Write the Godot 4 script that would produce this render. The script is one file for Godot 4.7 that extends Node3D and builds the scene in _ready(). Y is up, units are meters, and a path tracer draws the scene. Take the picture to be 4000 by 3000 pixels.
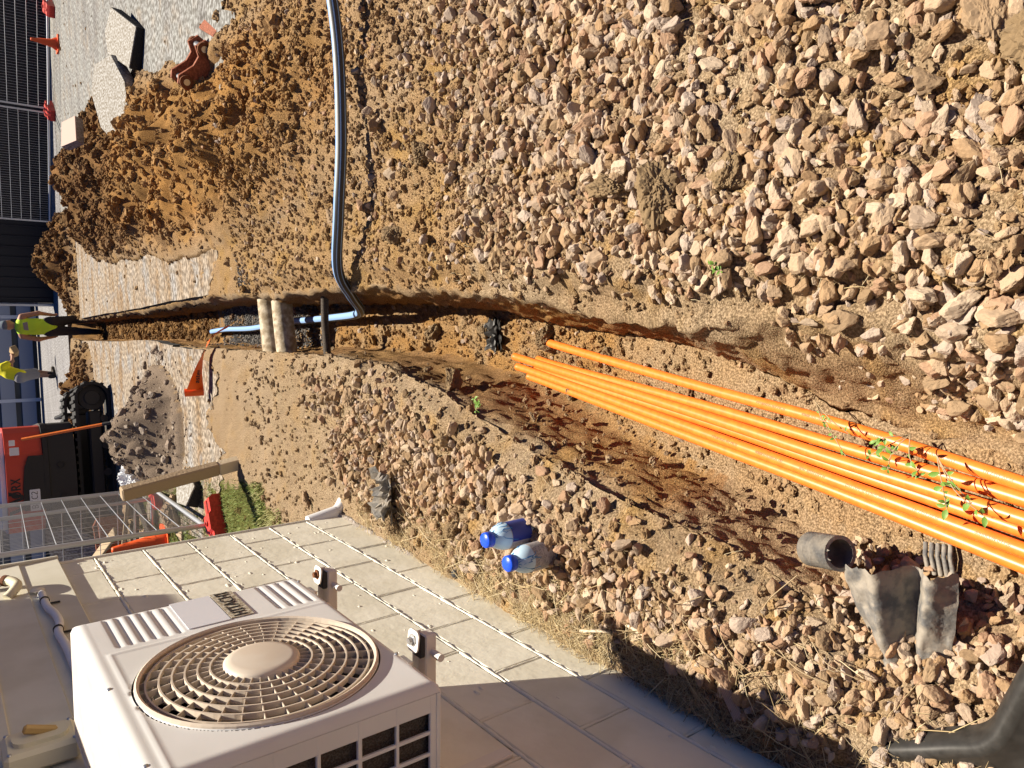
extends Node3D

# ---------------------------------------------------------------- helpers
var rng := RandomNumberGenerator.new()
var taken := {}
var wall_dir := Vector3(sin(deg_to_rad(7.0)), 0, -cos(deg_to_rad(7.0)))
var wall_out := Vector3(cos(deg_to_rad(7.0)), 0, sin(deg_to_rad(7.0)))
var wall_zero := Vector3(-1.0136, 0, -1.1314)
var cam_pos := Vector3(0, 1.65, 0)
var cam_basis := Basis()

func wp(s: float, y: float, off: float) -> Vector3:   # a point given along the house wall, up, and out from it
	return wall_zero + wall_dir * s + wall_out * off + Vector3(0, y, 0)

func numbered(called: String) -> String:
	var n: int = taken.get(called, 0)
	taken[called] = n + 1
	return called if n == 0 else "%s_%03d" % [called, n]

func tag(o: Node3D, label: String, category: String, group := "") -> Node3D:
	o.set_meta("label", label)
	o.set_meta("category", category)
	if group != "":
		o.set_meta("group", group)
	return o

func thing(called: String, label: String, category: String, where := Vector3.ZERO, turn := 0.0, group := "") -> Node3D:
	var o := Node3D.new()
	o.name = numbered(called)
	add_child(o)
	o.position = where
	o.rotation.y = turn
	return tag(o, label, category, group)

func mesh_node(called: String, m: Mesh, material: Material, parent: Node3D = null) -> MeshInstance3D:
	var o := MeshInstance3D.new()
	o.mesh = m
	if material:
		o.material_override = material
	if parent == null:
		o.name = numbered(called)
		add_child(o)
	else:
		o.name = called
		parent.add_child(o, true)
	return o

func new_st() -> SurfaceTool:
	var st := SurfaceTool.new()
	st.begin(Mesh.PRIMITIVE_TRIANGLES)
	st.set_smooth_group(-1)
	return st

func done(st: SurfaceTool, called: String, material: Material, parent: Node3D = null) -> MeshInstance3D:
	st.generate_normals()
	return mesh_node(called, st.commit(), material, parent)

func tri(st: SurfaceTool, a: Vector3, b: Vector3, c: Vector3) -> void:
	st.add_vertex(a); st.add_vertex(b); st.add_vertex(c)

func quad(st: SurfaceTool, a: Vector3, b: Vector3, c: Vector3, d: Vector3) -> void:
	tri(st, a, b, c); tri(st, a, c, d)

func out_tri(st: SurfaceTool, a: Vector3, b: Vector3, c: Vector3, mid: Vector3) -> void:
	if (b - a).cross(c - a).dot((a + b + c) / 3.0 - mid) > 0:
		tri(st, a, c, b)
	else:
		tri(st, a, b, c)

func out_quad(st: SurfaceTool, a: Vector3, b: Vector3, c: Vector3, d: Vector3, mid: Vector3) -> void:
	out_tri(st, a, b, c, mid); out_tri(st, a, c, d, mid)

# box with chamfered edges; t places it
func cbox(st: SurfaceTool, t: Transform3D, size: Vector3, bevel := 0.004) -> void:
	var h := size * 0.5
	var b: float = min(bevel, min(h.x, min(h.y, h.z)) * 0.9)
	var mid := t.origin
	var pt := func(sx: int, sy: int, sz: int, ax: int) -> Vector3:
		var v := Vector3(sx * (h.x - b), sy * (h.y - b), sz * (h.z - b))
		v[ax] = [sx * h.x, sy * h.y, sz * h.z][ax]
		return t * v
	for ax in 3:
		for s in [-1, 1]:
			var q := []
			for k in [[-1, -1], [1, -1], [1, 1], [-1, 1]]:
				var sg := [0, 0, 0]
				sg[ax] = s
				sg[(ax + 1) % 3] = k[0]
				sg[(ax + 2) % 3] = k[1]
				q.append(pt.call(sg[0], sg[1], sg[2], ax))
			out_quad(st, q[0], q[1], q[2], q[3], mid)
	if b <= 0.0:
		return
	for ax in 3:
		var a1 := (ax + 1) % 3
		var a2 := (ax + 2) % 3
		for s1 in [-1, 1]:
			for s2 in [-1, 1]:
				var sa := [0, 0, 0]; sa[ax] = -1; sa[a1] = s1; sa[a2] = s2
				var sb := [0, 0, 0]; sb[ax] = 1; sb[a1] = s1; sb[a2] = s2
				out_quad(st, pt.call(sa[0], sa[1], sa[2], a1), pt.call(sb[0], sb[1], sb[2], a1), pt.call(sb[0], sb[1], sb[2], a2), pt.call(sa[0], sa[1], sa[2], a2), mid)
	for sx in [-1, 1]:
		for sy in [-1, 1]:
			for sz in [-1, 1]:
				out_tri(st, pt.call(sx, sy, sz, 0), pt.call(sx, sy, sz, 1), pt.call(sx, sy, sz, 2), mid)

func box_at(st: SurfaceTool, c: Vector3, size: Vector3, bevel := 0.004, basis := Basis()) -> void:
	cbox(st, Transform3D(basis, c), size, bevel)

# tube along points; radius a number or an array of numbers; closed caps
func tube(st: SurfaceTool, pts: Array, radius, sides := 12, caps := true, squash := Vector2.ONE) -> void:
	var n := pts.size()
	var rings := []
	var prev_side := Vector3.ZERO
	for i in n:
		var dirv: Vector3 = (pts[min(i + 1, n - 1)] - pts[max(i - 1, 0)]).normalized()
		var side := prev_side - dirv * prev_side.dot(dirv)
		if side.length() < 0.01:
			side = dirv.cross(Vector3.UP if absf(dirv.y) < 0.9 else Vector3.RIGHT)
		side = side.normalized()
		prev_side = side
		var up := side.cross(dirv).normalized()
		var r: float = radius[i] if radius is Array else radius
		var ring := []
		for k in sides:
			var a := TAU * k / sides
			ring.append(pts[i] + (side * cos(a) * squash.x + up * sin(a) * squash.y) * r)
		rings.append(ring)
	st.set_smooth_group(1)
	for i in n - 1:
		for k in sides:
			var k2 := (k + 1) % sides
			quad(st, rings[i][k], rings[i + 1][k], rings[i + 1][k2], rings[i][k2])
	st.set_smooth_group(-1)
	if caps:
		for e in [0, n - 1]:
			for k in sides:
				out_tri(st, pts[e], rings[e][k], rings[e][(k + 1) % sides], pts[e] - (pts[e] - pts[1 if e == 0 else n - 2]) * 0.5)

# surface of revolution round local y; profile of Vector2(radius, height)
func lathe(st: SurfaceTool, prof: Array, t: Transform3D, sides := 24, smooth := true, from := 0.0, to := TAU) -> void:
	st.set_smooth_group(2 if smooth else -1)
	for i in prof.size() - 1:
		for k in sides:
			var a0 := from + (to - from) * k / sides
			var a1 := from + (to - from) * (k + 1) / sides
			var p := [[prof[i], a0], [prof[i + 1], a0], [prof[i + 1], a1], [prof[i], a1]].map(func(e): return t * Vector3(e[0].x * cos(e[1]), e[0].y, e[0].x * sin(e[1])))
			quad(st, p[0], p[1], p[2], p[3])
	st.set_smooth_group(-1)

# flat outline (x, y) pushed out along z by depth
func prism(st: SurfaceTool, outline: PackedVector2Array, depth: float, t: Transform3D) -> void:
	var idx := Geometry2D.triangulate_polygon(outline)
	var mid := Vector3.ZERO
	for p in outline:
		mid += Vector3(p.x, p.y, depth / 2) / outline.size()
	for z in [0.0, depth]:
		for i in range(0, idx.size(), 3):
			var a := outline[idx[i]]; var b := outline[idx[i + 1]]; var c := outline[idx[i + 2]]
			out_tri(st, t * Vector3(a.x, a.y, z), t * Vector3(b.x, b.y, z), t * Vector3(c.x, c.y, z), t * Vector3(a.x, a.y, depth / 2))
	for i in outline.size():
		var a := outline[i]; var b := outline[(i + 1) % outline.size()]
		out_quad(st, t * Vector3(a.x, a.y, 0), t * Vector3(b.x, b.y, 0), t * Vector3(b.x, b.y, depth), t * Vector3(a.x, a.y, depth), t * mid)

func spline(pts: Array, per := 8) -> Array:
	var o := []
	for i in pts.size() - 1:
		var a: Vector3 = pts[max(i - 1, 0)]; var b: Vector3 = pts[i]; var c: Vector3 = pts[i + 1]; var d: Vector3 = pts[min(i + 2, pts.size() - 1)]
		for k in per:
			o.append(b.cubic_interpolate(c, a, d, float(k) / per))
	o.append(pts[-1])
	return o

func frame_at(p: Vector3, x: Vector3, y: Vector3) -> Transform3D:   # columns x, y and their normal
	var xx := x.normalized()
	var zz := xx.cross(y).normalized()
	return Transform3D(Basis(xx, zz.cross(xx).normalized(), zz), p)

# ---------------------------------------------------------------- materials
var M := {}

func lin(r: float, g: float, b: float) -> Color:
	return Color(r, g, b).linear_to_srgb()

func mat(c: Color, rough := 0.8, metal := 0.0) -> StandardMaterial3D:
	var m := StandardMaterial3D.new()
	m.albedo_color = c
	m.roughness = rough
	m.metallic = metal
	m.metallic_specular = 0.4
	return m

func noise_tex(freq: float, octaves: int, seed_n: int, lo: Color, hi: Color, normal := false, strength := 2.0, kind := FastNoiseLite.TYPE_SIMPLEX_SMOOTH, size := 512, a := 0.3, b := 0.7) -> NoiseTexture2D:
	var n := FastNoiseLite.new()
	n.seed = seed_n
	n.noise_type = kind
	n.frequency = freq
	n.fractal_octaves = octaves
	n.fractal_gain = 0.55
	var t := NoiseTexture2D.new()
	t.width = size
	t.height = size
	t.seamless = true
	t.noise = n
	if normal:
		t.as_normal_map = true
		t.bump_strength = strength
	else:
		var g := Gradient.new()
		g.set_color(0, lo); g.set_offset(0, a)
		g.set_color(1, hi); g.set_offset(1, b)
		t.color_ramp = g
	return t

func tri_map(m: StandardMaterial3D, scale: float, albedo: Texture2D = null, normal: Texture2D = null, ns := 1.0, world := true) -> StandardMaterial3D:
	m.uv1_triplanar = true
	m.uv1_world_triplanar = world
	m.uv1_scale = Vector3.ONE * scale
	if albedo:
		m.albedo_texture = albedo
	if normal:
		m.normal_enabled = true
		m.normal_texture = normal
		m.normal_scale = ns
	return m

func make_materials() -> void:
	var grain := noise_tex(0.03, 6, 3, Color(0.62, 0.60, 0.58), Color(1, 1, 1))
	var grain_n := noise_tex(0.035, 6, 5, Color.BLACK, Color.WHITE, true, 6.0)
	var crumb_n := noise_tex(0.06, 3, 9, Color.BLACK, Color.WHITE, true, 9.0, FastNoiseLite.TYPE_CELLULAR)
	var speck := noise_tex(0.09, 3, 13, Color(0.72, 0.70, 0.68), Color(1, 1, 1))
	var streak := noise_tex(0.012, 5, 17, Color(0.86, 0.85, 0.82), Color(1, 1, 1))
	var mottle := noise_tex(0.02, 5, 21, Color(0.7, 0.66, 0.6), Color(1, 1, 1))
	M.grain_n = grain_n
	var pale_streak := noise_tex(0.006, 5, 18, Color(0.94, 0.935, 0.92), Color(1, 1, 1))
	M.soil = tri_map(mat(Color.WHITE, 1.0), 7.0, grain, crumb_n, 1.3)
	M.soil.vertex_color_use_as_albedo = true
	M.soil.metallic_specular = 0.1
	M.stone = tri_map(mat(Color.WHITE, 0.92), 6.0, speck, grain_n, 1.0, false)
	M.stone.vertex_color_use_as_albedo = true
	M.stone.metallic_specular = 0.2
	M.clod = tri_map(mat(Color.WHITE, 1.0), 5.0, speck, crumb_n, 1.0, false)
	M.clod.vertex_color_use_as_albedo = true
	M.clod.metallic_specular = 0.1
	M.stone_tones = []
	for c in [[0.441, 0.312, 0.199], [0.505, 0.373, 0.251], [0.402, 0.269, 0.154], [0.467, 0.361, 0.268], [0.570, 0.453, 0.331], [0.441, 0.288, 0.188], [0.350, 0.245, 0.148], [0.492, 0.398, 0.325]]:
		M.stone_tones.append(tri_map(mat(lin(c[0], c[1], c[2]), 0.92), 6.0, speck, grain_n, 1.0, false))
	M.dirt_lump = tri_map(mat(lin(0.27, 0.19, 0.105), 1.0), 5.0, speck, crumb_n, 1.2, false)
	M.paint = tri_map(mat(lin(0.74, 0.71, 0.60), 0.5), 0.8, pale_streak, noise_tex(0.05, 5, 31, Color.BLACK, Color.WHITE, true, 1.2), 0.35)
	M.mortar = tri_map(mat(lin(0.70, 0.67, 0.56), 0.5), 8.0, null, grain_n, 0.3)
	M.footing = tri_map(mat(lin(0.36, 0.33, 0.31), 0.9), 4.0, mottle, grain_n, 0.8)
	M.board = tri_map(mat(lin(0.66, 0.635, 0.535), 0.45), 0.8, pale_streak)
	M.case = tri_map(mat(lin(0.68, 0.68, 0.675), 0.36), 0.7, noise_tex(0.006, 4, 41, Color(0.97, 0.965, 0.955), Color(1, 1, 1)))
	M.case_top = tri_map(mat(lin(0.62, 0.595, 0.57), 0.5), 0.9, noise_tex(0.012, 5, 43, Color(0.97, 0.92, 0.88), Color(1, 1, 1)))
	M.grille = mat(lin(0.56, 0.48, 0.39), 0.55)
	M.hub = tri_map(mat(lin(0.60, 0.54, 0.46), 0.5), 1.0, noise_tex(0.012, 4, 47, Color(0.97, 0.95, 0.93), Color(1, 1, 1)))
	M.dark = mat(lin(0.015, 0.015, 0.016), 0.7)
	M.coil = tri_map(mat(lin(0.085, 0.075, 0.07), 0.7, 0.2), 14.0, mottle, grain_n, 1.0)
	M.plate = mat(lin(0.66, 0.68, 0.74), 0.25, 0.1)
	M.badge = tri_map(mat(lin(0.56, 0.52, 0.43), 0.4), 8.0, mottle)
	M.ink = mat(lin(0.02, 0.02, 0.022), 0.5)
	M.steel = mat(lin(0.45, 0.46, 0.48), 0.35, 0.8)
	M.rust = tri_map(mat(lin(0.20, 0.075, 0.03), 0.9), 20.0, mottle, grain_n)
	M.white_steel = mat(lin(0.68, 0.65, 0.59), 0.5)
	M.rubber = mat(lin(0.03, 0.03, 0.032), 0.8)
	M.white_pvc = mat(lin(0.68, 0.69, 0.70), 0.35)
	M.cream_plastic = mat(lin(0.62, 0.57, 0.42), 0.45)
	M.orange = tri_map(mat(lin(0.82, 0.20, 0.026), 0.38), 3.0, noise_tex(0.02, 4, 51, Color(0.93, 0.9, 0.88), Color(1, 1, 1)))
	M.orange.metallic_specular = 0.5
	M.pipe_ink = mat(lin(0.42, 0.10, 0.02), 0.5)
	M.poly = mat(lin(0.02, 0.02, 0.022), 0.48)
	M.poly.metallic_specular = 0.5
	M.poly_blue = mat(lin(0.22, 0.36, 0.62), 0.4)
	M.old_pipe = tri_map(mat(lin(0.50, 0.43, 0.32), 0.8), 1.5, mottle, grain_n, 0.25)
	M.old_iron = tri_map(mat(lin(0.07, 0.055, 0.042), 0.75), 6.0, mottle, grain_n, 0.8)
	M.black_plastic = tri_map(mat(lin(0.035, 0.033, 0.031), 0.42), 3.0, noise_tex(0.02, 5, 61, Color(0.8, 0.8, 0.8), Color(1, 1, 1)))
	M.dusty_plastic = tri_map(mat(Color.WHITE, 0.75), 2.2, noise_tex(0.012, 5, 63, lin(0.09, 0.09, 0.093), lin(0.26, 0.23, 0.19), false, 0, FastNoiseLite.TYPE_SIMPLEX_SMOOTH, 512, 0.34, 0.62), grain_n, 0.4)
	M.concrete = tri_map(mat(lin(0.36, 0.355, 0.34), 0.9), 2.5, mottle, grain_n, 0.5)
	M.asphalt_edge = tri_map(mat(lin(0.03, 0.03, 0.032), 0.95), 8.0, mottle, crumb_n, 1.0)
	M.galv = mat(lin(0.50, 0.52, 0.55), 0.35, 0.55)
	M.red_plastic = tri_map(mat(lin(0.62, 0.05, 0.035), 0.45), 3.0, noise_tex(0.02, 4, 67, Color(0.85, 0.8, 0.78), Color(1, 1, 1)))
	M.cone = mat(lin(0.80, 0.11, 0.02), 0.5)
	M.timber = tri_map(mat(lin(0.36, 0.27, 0.17), 0.85), 2.0, null, grain_n, 0.6)
	M.rust_red = tri_map(mat(lin(0.34, 0.11, 0.055), 0.7), 4.0, mottle, grain_n, 0.4)
	M.digger_red = mat(lin(0.52, 0.055, 0.03), 0.35)
	M.digger_dark = mat(lin(0.022, 0.021, 0.02), 0.6)
	M.track = mat(lin(0.018, 0.018, 0.018), 0.75)
	M.skin = mat(lin(0.36, 0.19, 0.115), 0.6)
	M.hivis = mat(lin(0.52, 0.80, 0.04), 0.75)
	M.hivis_yellow = mat(lin(0.80, 0.72, 0.02), 0.75)
	M.cloth_dark = mat(lin(0.03, 0.028, 0.028), 0.9)
	M.cloth_grey = mat(lin(0.24, 0.23, 0.23), 0.9)
	M.cap = mat(lin(0.12, 0.15, 0.18), 0.85)
	M.boot = mat(lin(0.045, 0.035, 0.027), 0.8)
	M.leaf = mat(lin(0.12, 0.22, 0.035), 0.5)
	M.leaf.backlight = Color(0.25, 0.35, 0.08)
	M.straw = mat(lin(0.50, 0.40, 0.23), 0.8)
	M.straw.vertex_color_use_as_albedo = true
	M.straw.albedo_color = Color.WHITE
	M.twig = mat(lin(0.33, 0.25, 0.15), 0.85)

# ---------------------------------------------------------------- scene
func _ready() -> void:
	rng.seed = 20240611
	# camera: the picture is a portrait shot stored on its side, so the camera is rolled a quarter turn
	var th := deg_to_rad(38.1)
	var ro := deg_to_rad(3.6)
	var fwd := Vector3(0, -sin(th), -cos(th))
	var up0 := Vector3(0, cos(th), -sin(th))
	var right_v := Vector3.RIGHT * cos(ro) - up0 * sin(ro)
	var up_v := up0 * cos(ro) + Vector3.RIGHT * sin(ro)
	cam_basis = Basis(-up_v, right_v, -fwd)
	var cam := Camera3D.new()
	cam.transform = Transform3D(cam_basis, cam_pos)
	cam.fov = 54.9
	cam.near = 0.05
	cam.far = 800.0
	add_child(cam)
	cam.current = true
	# sky, sun, exposure
	var env := Environment.new()
	var sky := Sky.new()
	var sm := ProceduralSkyMaterial.new()
	sm.sky_top_color = Color(0.20, 0.38, 0.70)
	sm.sky_horizon_color = Color(0.62, 0.74, 0.86)
	sm.sky_curve = 0.12
	sm.ground_bottom_color = Color(0.30, 0.25, 0.19)
	sm.ground_horizon_color = Color(0.50, 0.50, 0.48)
	sm.sun_angle_max = 0.0
	sky.sky_material = sm
	env.background_mode = Environment.BG_SKY
	env.sky = sky
	env.background_energy_multiplier = 0.25
	env.tonemap_mode = Environment.TONE_MAPPER_LINEAR
	env.tonemap_exposure = 2.25
	env.sdfgi_enabled = true
	env.ssao_enabled = true
	env.ssil_enabled = true
	var we := WorldEnvironment.new()
	we.environment = env
	add_child(we)
	var sun := DirectionalLight3D.new()
	var el := deg_to_rad(59.0)
	var az := deg_to_rad(34.4)
	var travel := Vector3(-sin(az) * cos(el), -sin(el), cos(az) * cos(el))
	sun.look_at_from_position(Vector3.ZERO, travel, Vector3.UP)
	sun.light_energy = 1.6
	sun.light_color = Color(1.0, 0.955, 0.88)
	sun.light_angular_distance = 0.53
	sun.shadow_enabled = true
	add_child(sun)
	make_materials()
	build_ground()
	build_paving()
	build_house()
	build_air_conditioner()
	build_wall_fittings()
	build_stones()
	build_conduits()
	build_trench_things()
	build_near_litter()
	build_plants()
	build_background()
	build_digger()
	build_people()

# ---------------------------------------------------------------- ground
# distance ahead (u = -z) -> left rim, left foot, right foot, right rim of the trench, and its floor height
const TRENCH := [
	[-6.0, -3.6, -3.2, -2.7, -2.2, -0.20], [0.2, -0.98, -0.68, -0.36, 0.02, -0.25], [0.63, -0.80, -0.53, -0.24, 0.10, -0.29], [0.92, -0.68, -0.48, -0.15, 0.14, -0.325], [1.11, -0.57, -0.45, -0.08, 0.15, -0.35],
	[1.35, -0.475, -0.40, 0.03, 0.15, -0.385], [1.65, -0.395, -0.31, 0.13, 0.215, -0.43], [1.87, -0.335, -0.235, 0.18, 0.265, -0.46], [2.15, -0.25, -0.14, 0.225, 0.325, -0.50],
	[2.5, -0.13, -0.04, 0.285, 0.395, -0.545], [2.8, -0.005, 0.045, 0.36, 0.455, -0.58], [3.4, 0.15, 0.18, 0.48, 0.55, -0.61], [3.96, 0.23, 0.255, 0.55, 0.62, -0.62],
	[5.1, 0.335, 0.36, 0.68, 0.735, -0.64], [6.1, 0.43, 0.455, 0.82, 0.86, -0.66], [7.75, 0.58, 0.605, 0.97, 1.005, -0.72], [9.8, 0.80, 0.825, 1.13, 1.165, -0.80],
	[12.5, 1.02, 1.045, 1.40, 1.435, -0.91], [16.4, 1.37, 1.395, 1.74, 1.775, -1.06], [17.6, 1.49, 1.52, 1.84, 1.87, -1.10], [18.3, 1.55, 1.58, 1.90, 1.93, -0.75], [60.0, 5.0, 5.03, 5.35, 5.38, -4.9]]
# spoil ridge right of the trench: u, x of the crest, height, half width
const RIDGE := [[2.2, 1.6, 0.0, 0.5], [3.0, 1.65, 0.05, 0.6], [3.8, 1.75, 0.15, 0.7], [4.6, 1.85, 0.25, 0.75], [5.6, 1.98, 0.32, 0.8], [6.6, 2.1, 0.32, 0.85], [7.4, 2.3, 0.34, 0.95], [9.2, 2.75, 0.36, 1.05], [11.0, 3.1, 0.44, 1.15], [12.6, 3.45, 0.54, 1.2], [13.8, 3.65, 0.40, 1.1], [14.9, 3.9, 0.0, 0.9]]
var n_big := FastNoiseLite.new()
var n_mid := FastNoiseLite.new()
var n_clod := FastNoiseLite.new()
var n_fine := FastNoiseLite.new()
var n_tone := FastNoiseLite.new()

func gy(u: float) -> float:
	return -0.042 * maxf(0.0, u - 1.2) - 0.012 * maxf(0.0, u - 18.0)

func trench_at(u: float) -> Array:
	for i in range(1, TRENCH.size()):
		if u < TRENCH[i][0] or i == TRENCH.size() - 1:
			var a: Array = TRENCH[i - 1]; var b: Array = TRENCH[i]
			var t := clampf((u - a[0]) / (b[0] - a[0]), 0, 1)
			return [lerpf(a[1], b[1], t), lerpf(a[2], b[2], t), lerpf(a[3], b[3], t), lerpf(a[4], b[4], t), lerpf(a[5], b[5], t)]
	return []

func ridge_at(x: float, u: float) -> float:
	if u < RIDGE[0][0] or u > RIDGE[-1][0]:
		return 0.0
	for i in range(1, RIDGE.size()):
		if u <= RIDGE[i][0]:
			var a: Array = RIDGE[i - 1]; var b: Array = RIDGE[i]
			var t: float = (u - a[0]) / (b[0] - a[0])
			t = t * t * (3 - 2 * t)
			var d := absf(x - lerpf(a[1], b[1], t)) / lerpf(a[3], b[3], t)
			return 0.0 if d > 1.0 else lerpf(a[2], b[2], t) * pow(1.0 - d, 0.85) * (1.0 if d > 0.12 else 0.97)
	return 0.0

func cone_at(x: float, u: float, cx: float, cu: float, r: float, h: float) -> float:
	var d := Vector2(x - cx, (u - cu)).length() / r
	return 0.0 if d > 1 else h * pow(1.0 - d, 0.9)

func gravel_heap(x: float, u: float) -> float:
	var d := Vector2((x + 0.27) / 0.75, (u - 8.85) / 1.25).length()
	return 0.0 if d > 1 else 0.46 * pow(1.0 - d, 0.9)

# extra height of piled soil above the sloping ground
func heaps(x: float, u: float) -> float:
	var h := ridge_at(x, u)
	h = maxf(h, cone_at(x, u, 3.15, 17.2, 0.95, 0.66))
	h = maxf(h, cone_at(x, u, 2.45, 16.8, 0.7, 0.28))
	h = maxf(h, cone_at(x, u, 0.35, 15.2, 0.9, 0.42))
	h = maxf(h, cone_at(x, u, -0.5, 15.6, 1.0, 0.5))
	h = maxf(h, cone_at(x, u, 1.0, 16.6, 0.35, 0.16))
	h = maxf(h, gravel_heap(x, u))
	return h

func wall_x(u: float) -> float:    # x of the house wall face
	return wall_zero.x + (u - 1.1314) * tan(deg_to_rad(7.0))

func slab_edge(x: float) -> float:     # ragged near edge of the concrete, under the soil
	return 6.25 + 0.45 * n_mid.get_noise_1d(x * 1.3) + (0.25 if x < 0.6 else 0.0)

func drive_edge(x: float) -> float:
	return 5.3 + 0.5 * n_mid.get_noise_1d(x * 0.9 + 11.0)

func on_slab(x: float, u: float, t: Array) -> float:   # 1 where the concrete lies bare
	var spread := 0.12 + 1.3 * maxf(0.0, n_mid.get_noise_2d(x * 0.9 + 2.0, u * 0.55))
	if u > 15.9:
		return 1.0 if u > 18.5 or x > 4.0 else 0.0
	if x > 2.5 and u > drive_edge(x) + spread:
		return 1.0
	if u > slab_edge(x) + spread and (x > t[3] - 0.01 and x < 4.0 or x < t[0] + 0.01 and x > -0.35 - 0.02 * u):
		return 1.0
	return 0.0

func base_y(x: float, u: float, t: Array) -> float:
	var g := gy(u)
	if x <= t[0]:
		var y := g + heaps(x, u)
		# near the photographer the left side falls gently towards the conduits
		var near := clampf((1.6 - u) / 0.7, 0, 1)
		y -= near * 0.07 * smoothstep(-0.95, t[0], x)
		# low hummock in front of the house and slump along the left lip
		y += 0.05 * exp(-pow((u - 2.0) / 0.5, 2)) * exp(-pow((x + 0.62) / 0.2, 2))
		y -= 0.06 * smoothstep(t[0] - 0.10, t[0], x) * (1.0 if u < 3.5 else 0.3)
		return y
	if x >= t[3]:
		return g + heaps(x, u) - 0.05 * (1.0 - smoothstep(t[3], t[3] + 0.12, x)) * (1.0 if u < 5.5 else 0.0) + 0.04 * n_big.get_noise_2d(x * 0.8, u * 0.8) * smoothstep(t[3], t[3] + 0.5, x) * (1.0 - smoothstep(5.0, 7.0, u))
	if x < t[1]:
		var k: float = (x - t[0]) / (t[1] - t[0])
		var top := base_y(t[0], u, t)
		if u < 1.3:
			k = k * k * (3 - 2 * k)
		else:
			k = pow(k, 1.25)
		return lerpf(top, t[4], k)
	if x > t[2]:
		var k2: float = (t[3] - x) / (t[3] - t[2])
		var top2 := base_y(t[3], u, t)
		if u < 1.4:
			k2 = k2 * k2 * (3 - 2 * k2)
		return lerpf(top2, t[4], k2)
	return t[4]

func roughness_at(x: float, u: float, t: Array) -> float:
	if x > t[1] and x < t[2]:
		return 0.35 if u < 2.2 else 1.0
	if x > t[0] and x < t[3]:
		return 0.22
	if on_slab(x, u, t) > 0.5:
		return clampf(heaps(x, u) * 14.0, 0, 1.6)
	return 1.0 + clampf(heaps(x, u) * 3.0, 0, 0.9)

func relief(x: float, u: float, rough: float) -> float:
	if rough <= 0.001:
		return 0.0
	var y := n_mid.get_noise_2d(x, u) * 0.022
	y += n_clod.get_noise_2d(x, u) * 0.016
	y += n_fine.get_noise_2d(x, u) * 0.007
	if rough > 1.02:
		y += n_big.get_noise_2d(x * 1.6 + 40.0, u * 1.6) * 0.24 * (rough - 1.0)
		y += maxf(0.0, n_mid.get_noise_2d(x * 0.45 + 9.0, u * 0.45)) * 0.22 * (rough - 1.0)
		y += n_clod.get_noise_2d(x * 0.4 + 7.0, u * 0.4) * 0.09 * (rough - 1.0)
	return y * minf(rough, 1.4)

func terrain(x: float, z: float) -> float:
	var u := -z
	var t := trench_at(u)
	return base_y(x, u, t) + relief(x, u, roughness_at(x, u, t))

const DUSTY := Color(0.354, 0.254, 0.153)
const SUBSOIL := Color(0.37, 0.215, 0.085)
const RUSTY := Color(0.319, 0.177, 0.083)
const OCHRE := Color(0.40, 0.25, 0.095)
const LOAM := Color(0.142, 0.088, 0.047)
const PALE := Color(0.401, 0.307, 0.206)

func soil_tone(x: float, u: float, t: Array, depth: float) -> Color:
	var n := n_tone.get_noise_2d(x, u)
	var n2 := n_tone.get_noise_2d(x * 4.0 + 31.0, u * 4.0)
	var c := DUSTY.lerp(PALE, clampf(0.5 + n * 1.3, 0, 1))
	c = c.lerp(OCHRE, clampf(n2 * 1.6 - 0.15, 0, 0.8))
	if x > t[0] and x < t[3]:     # cut faces and floor: the strata of the ground
		if x > t[1] and x < t[2]:
			c = SUBSOIL.lerp(DUSTY, clampf(0.35 + n2 * 1.2, 0, 1))
			if u < 2.1:
				c = c.lerp(PALE, 0.5 * clampf((2.1 - u) / 0.5, 0, 1))
			if u > 5.4 and u < 7.9:   # blue-metal backfill
				c = c.lerp(Color(0.17, 0.165, 0.16), clampf(1.5 + n2 * 2.0 - absf(u - 6.6) * 1.2, 0, 1))
			elif u >= 7.9:
				c = LOAM.lerp(SUBSOIL, clampf(0.45 + n2, 0, 1))
		else:
			var strat := clampf((depth + n2 * 0.05 - 0.07) / 0.10, 0, 1)
			c = c.lerp(RUSTY.lerp(SUBSOIL, clampf(0.45 + n * 1.5, 0, 1)), strat * (1.0 if u > 1.5 else 0.25) * (0.8 if x < t[1] else 1.0))
	elif heaps(x, u) > 0.02:
		var k := clampf(heaps(x, u) * 6.0, 0, 1)
		var far := smoothstep(7.5, 11.0, u)
		var spoil := SUBSOIL.lerp(Color(0.44, 0.24, 0.085), clampf(0.5 + n * 1.4, 0, 1)).lerp(LOAM.lerp(RUSTY, clampf(0.3 + n2, 0, 1)), far * 0.75)
		c = c.lerp(spoil, k)
		if gravel_heap(x, u) > 0.01:
			c = Color(0.26, 0.205, 0.16)
	elif x > t[3] and u > 2.4:
		c = c.lerp(SUBSOIL.lerp(OCHRE, clampf(0.4 + n2, 0, 1)), 0.45)
	elif x < -0.62 - 0.05 * (u - 5.0) + 0.1 * n2 and u > 5.2 + 0.4 * n and u < 10.5:
		c = Color(0.13, 0.14, 0.045)
	elif x < t[0] and u > 3.3 and u < 6.3:
		c = c.lerp(PALE, 0.5)
	return c

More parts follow.
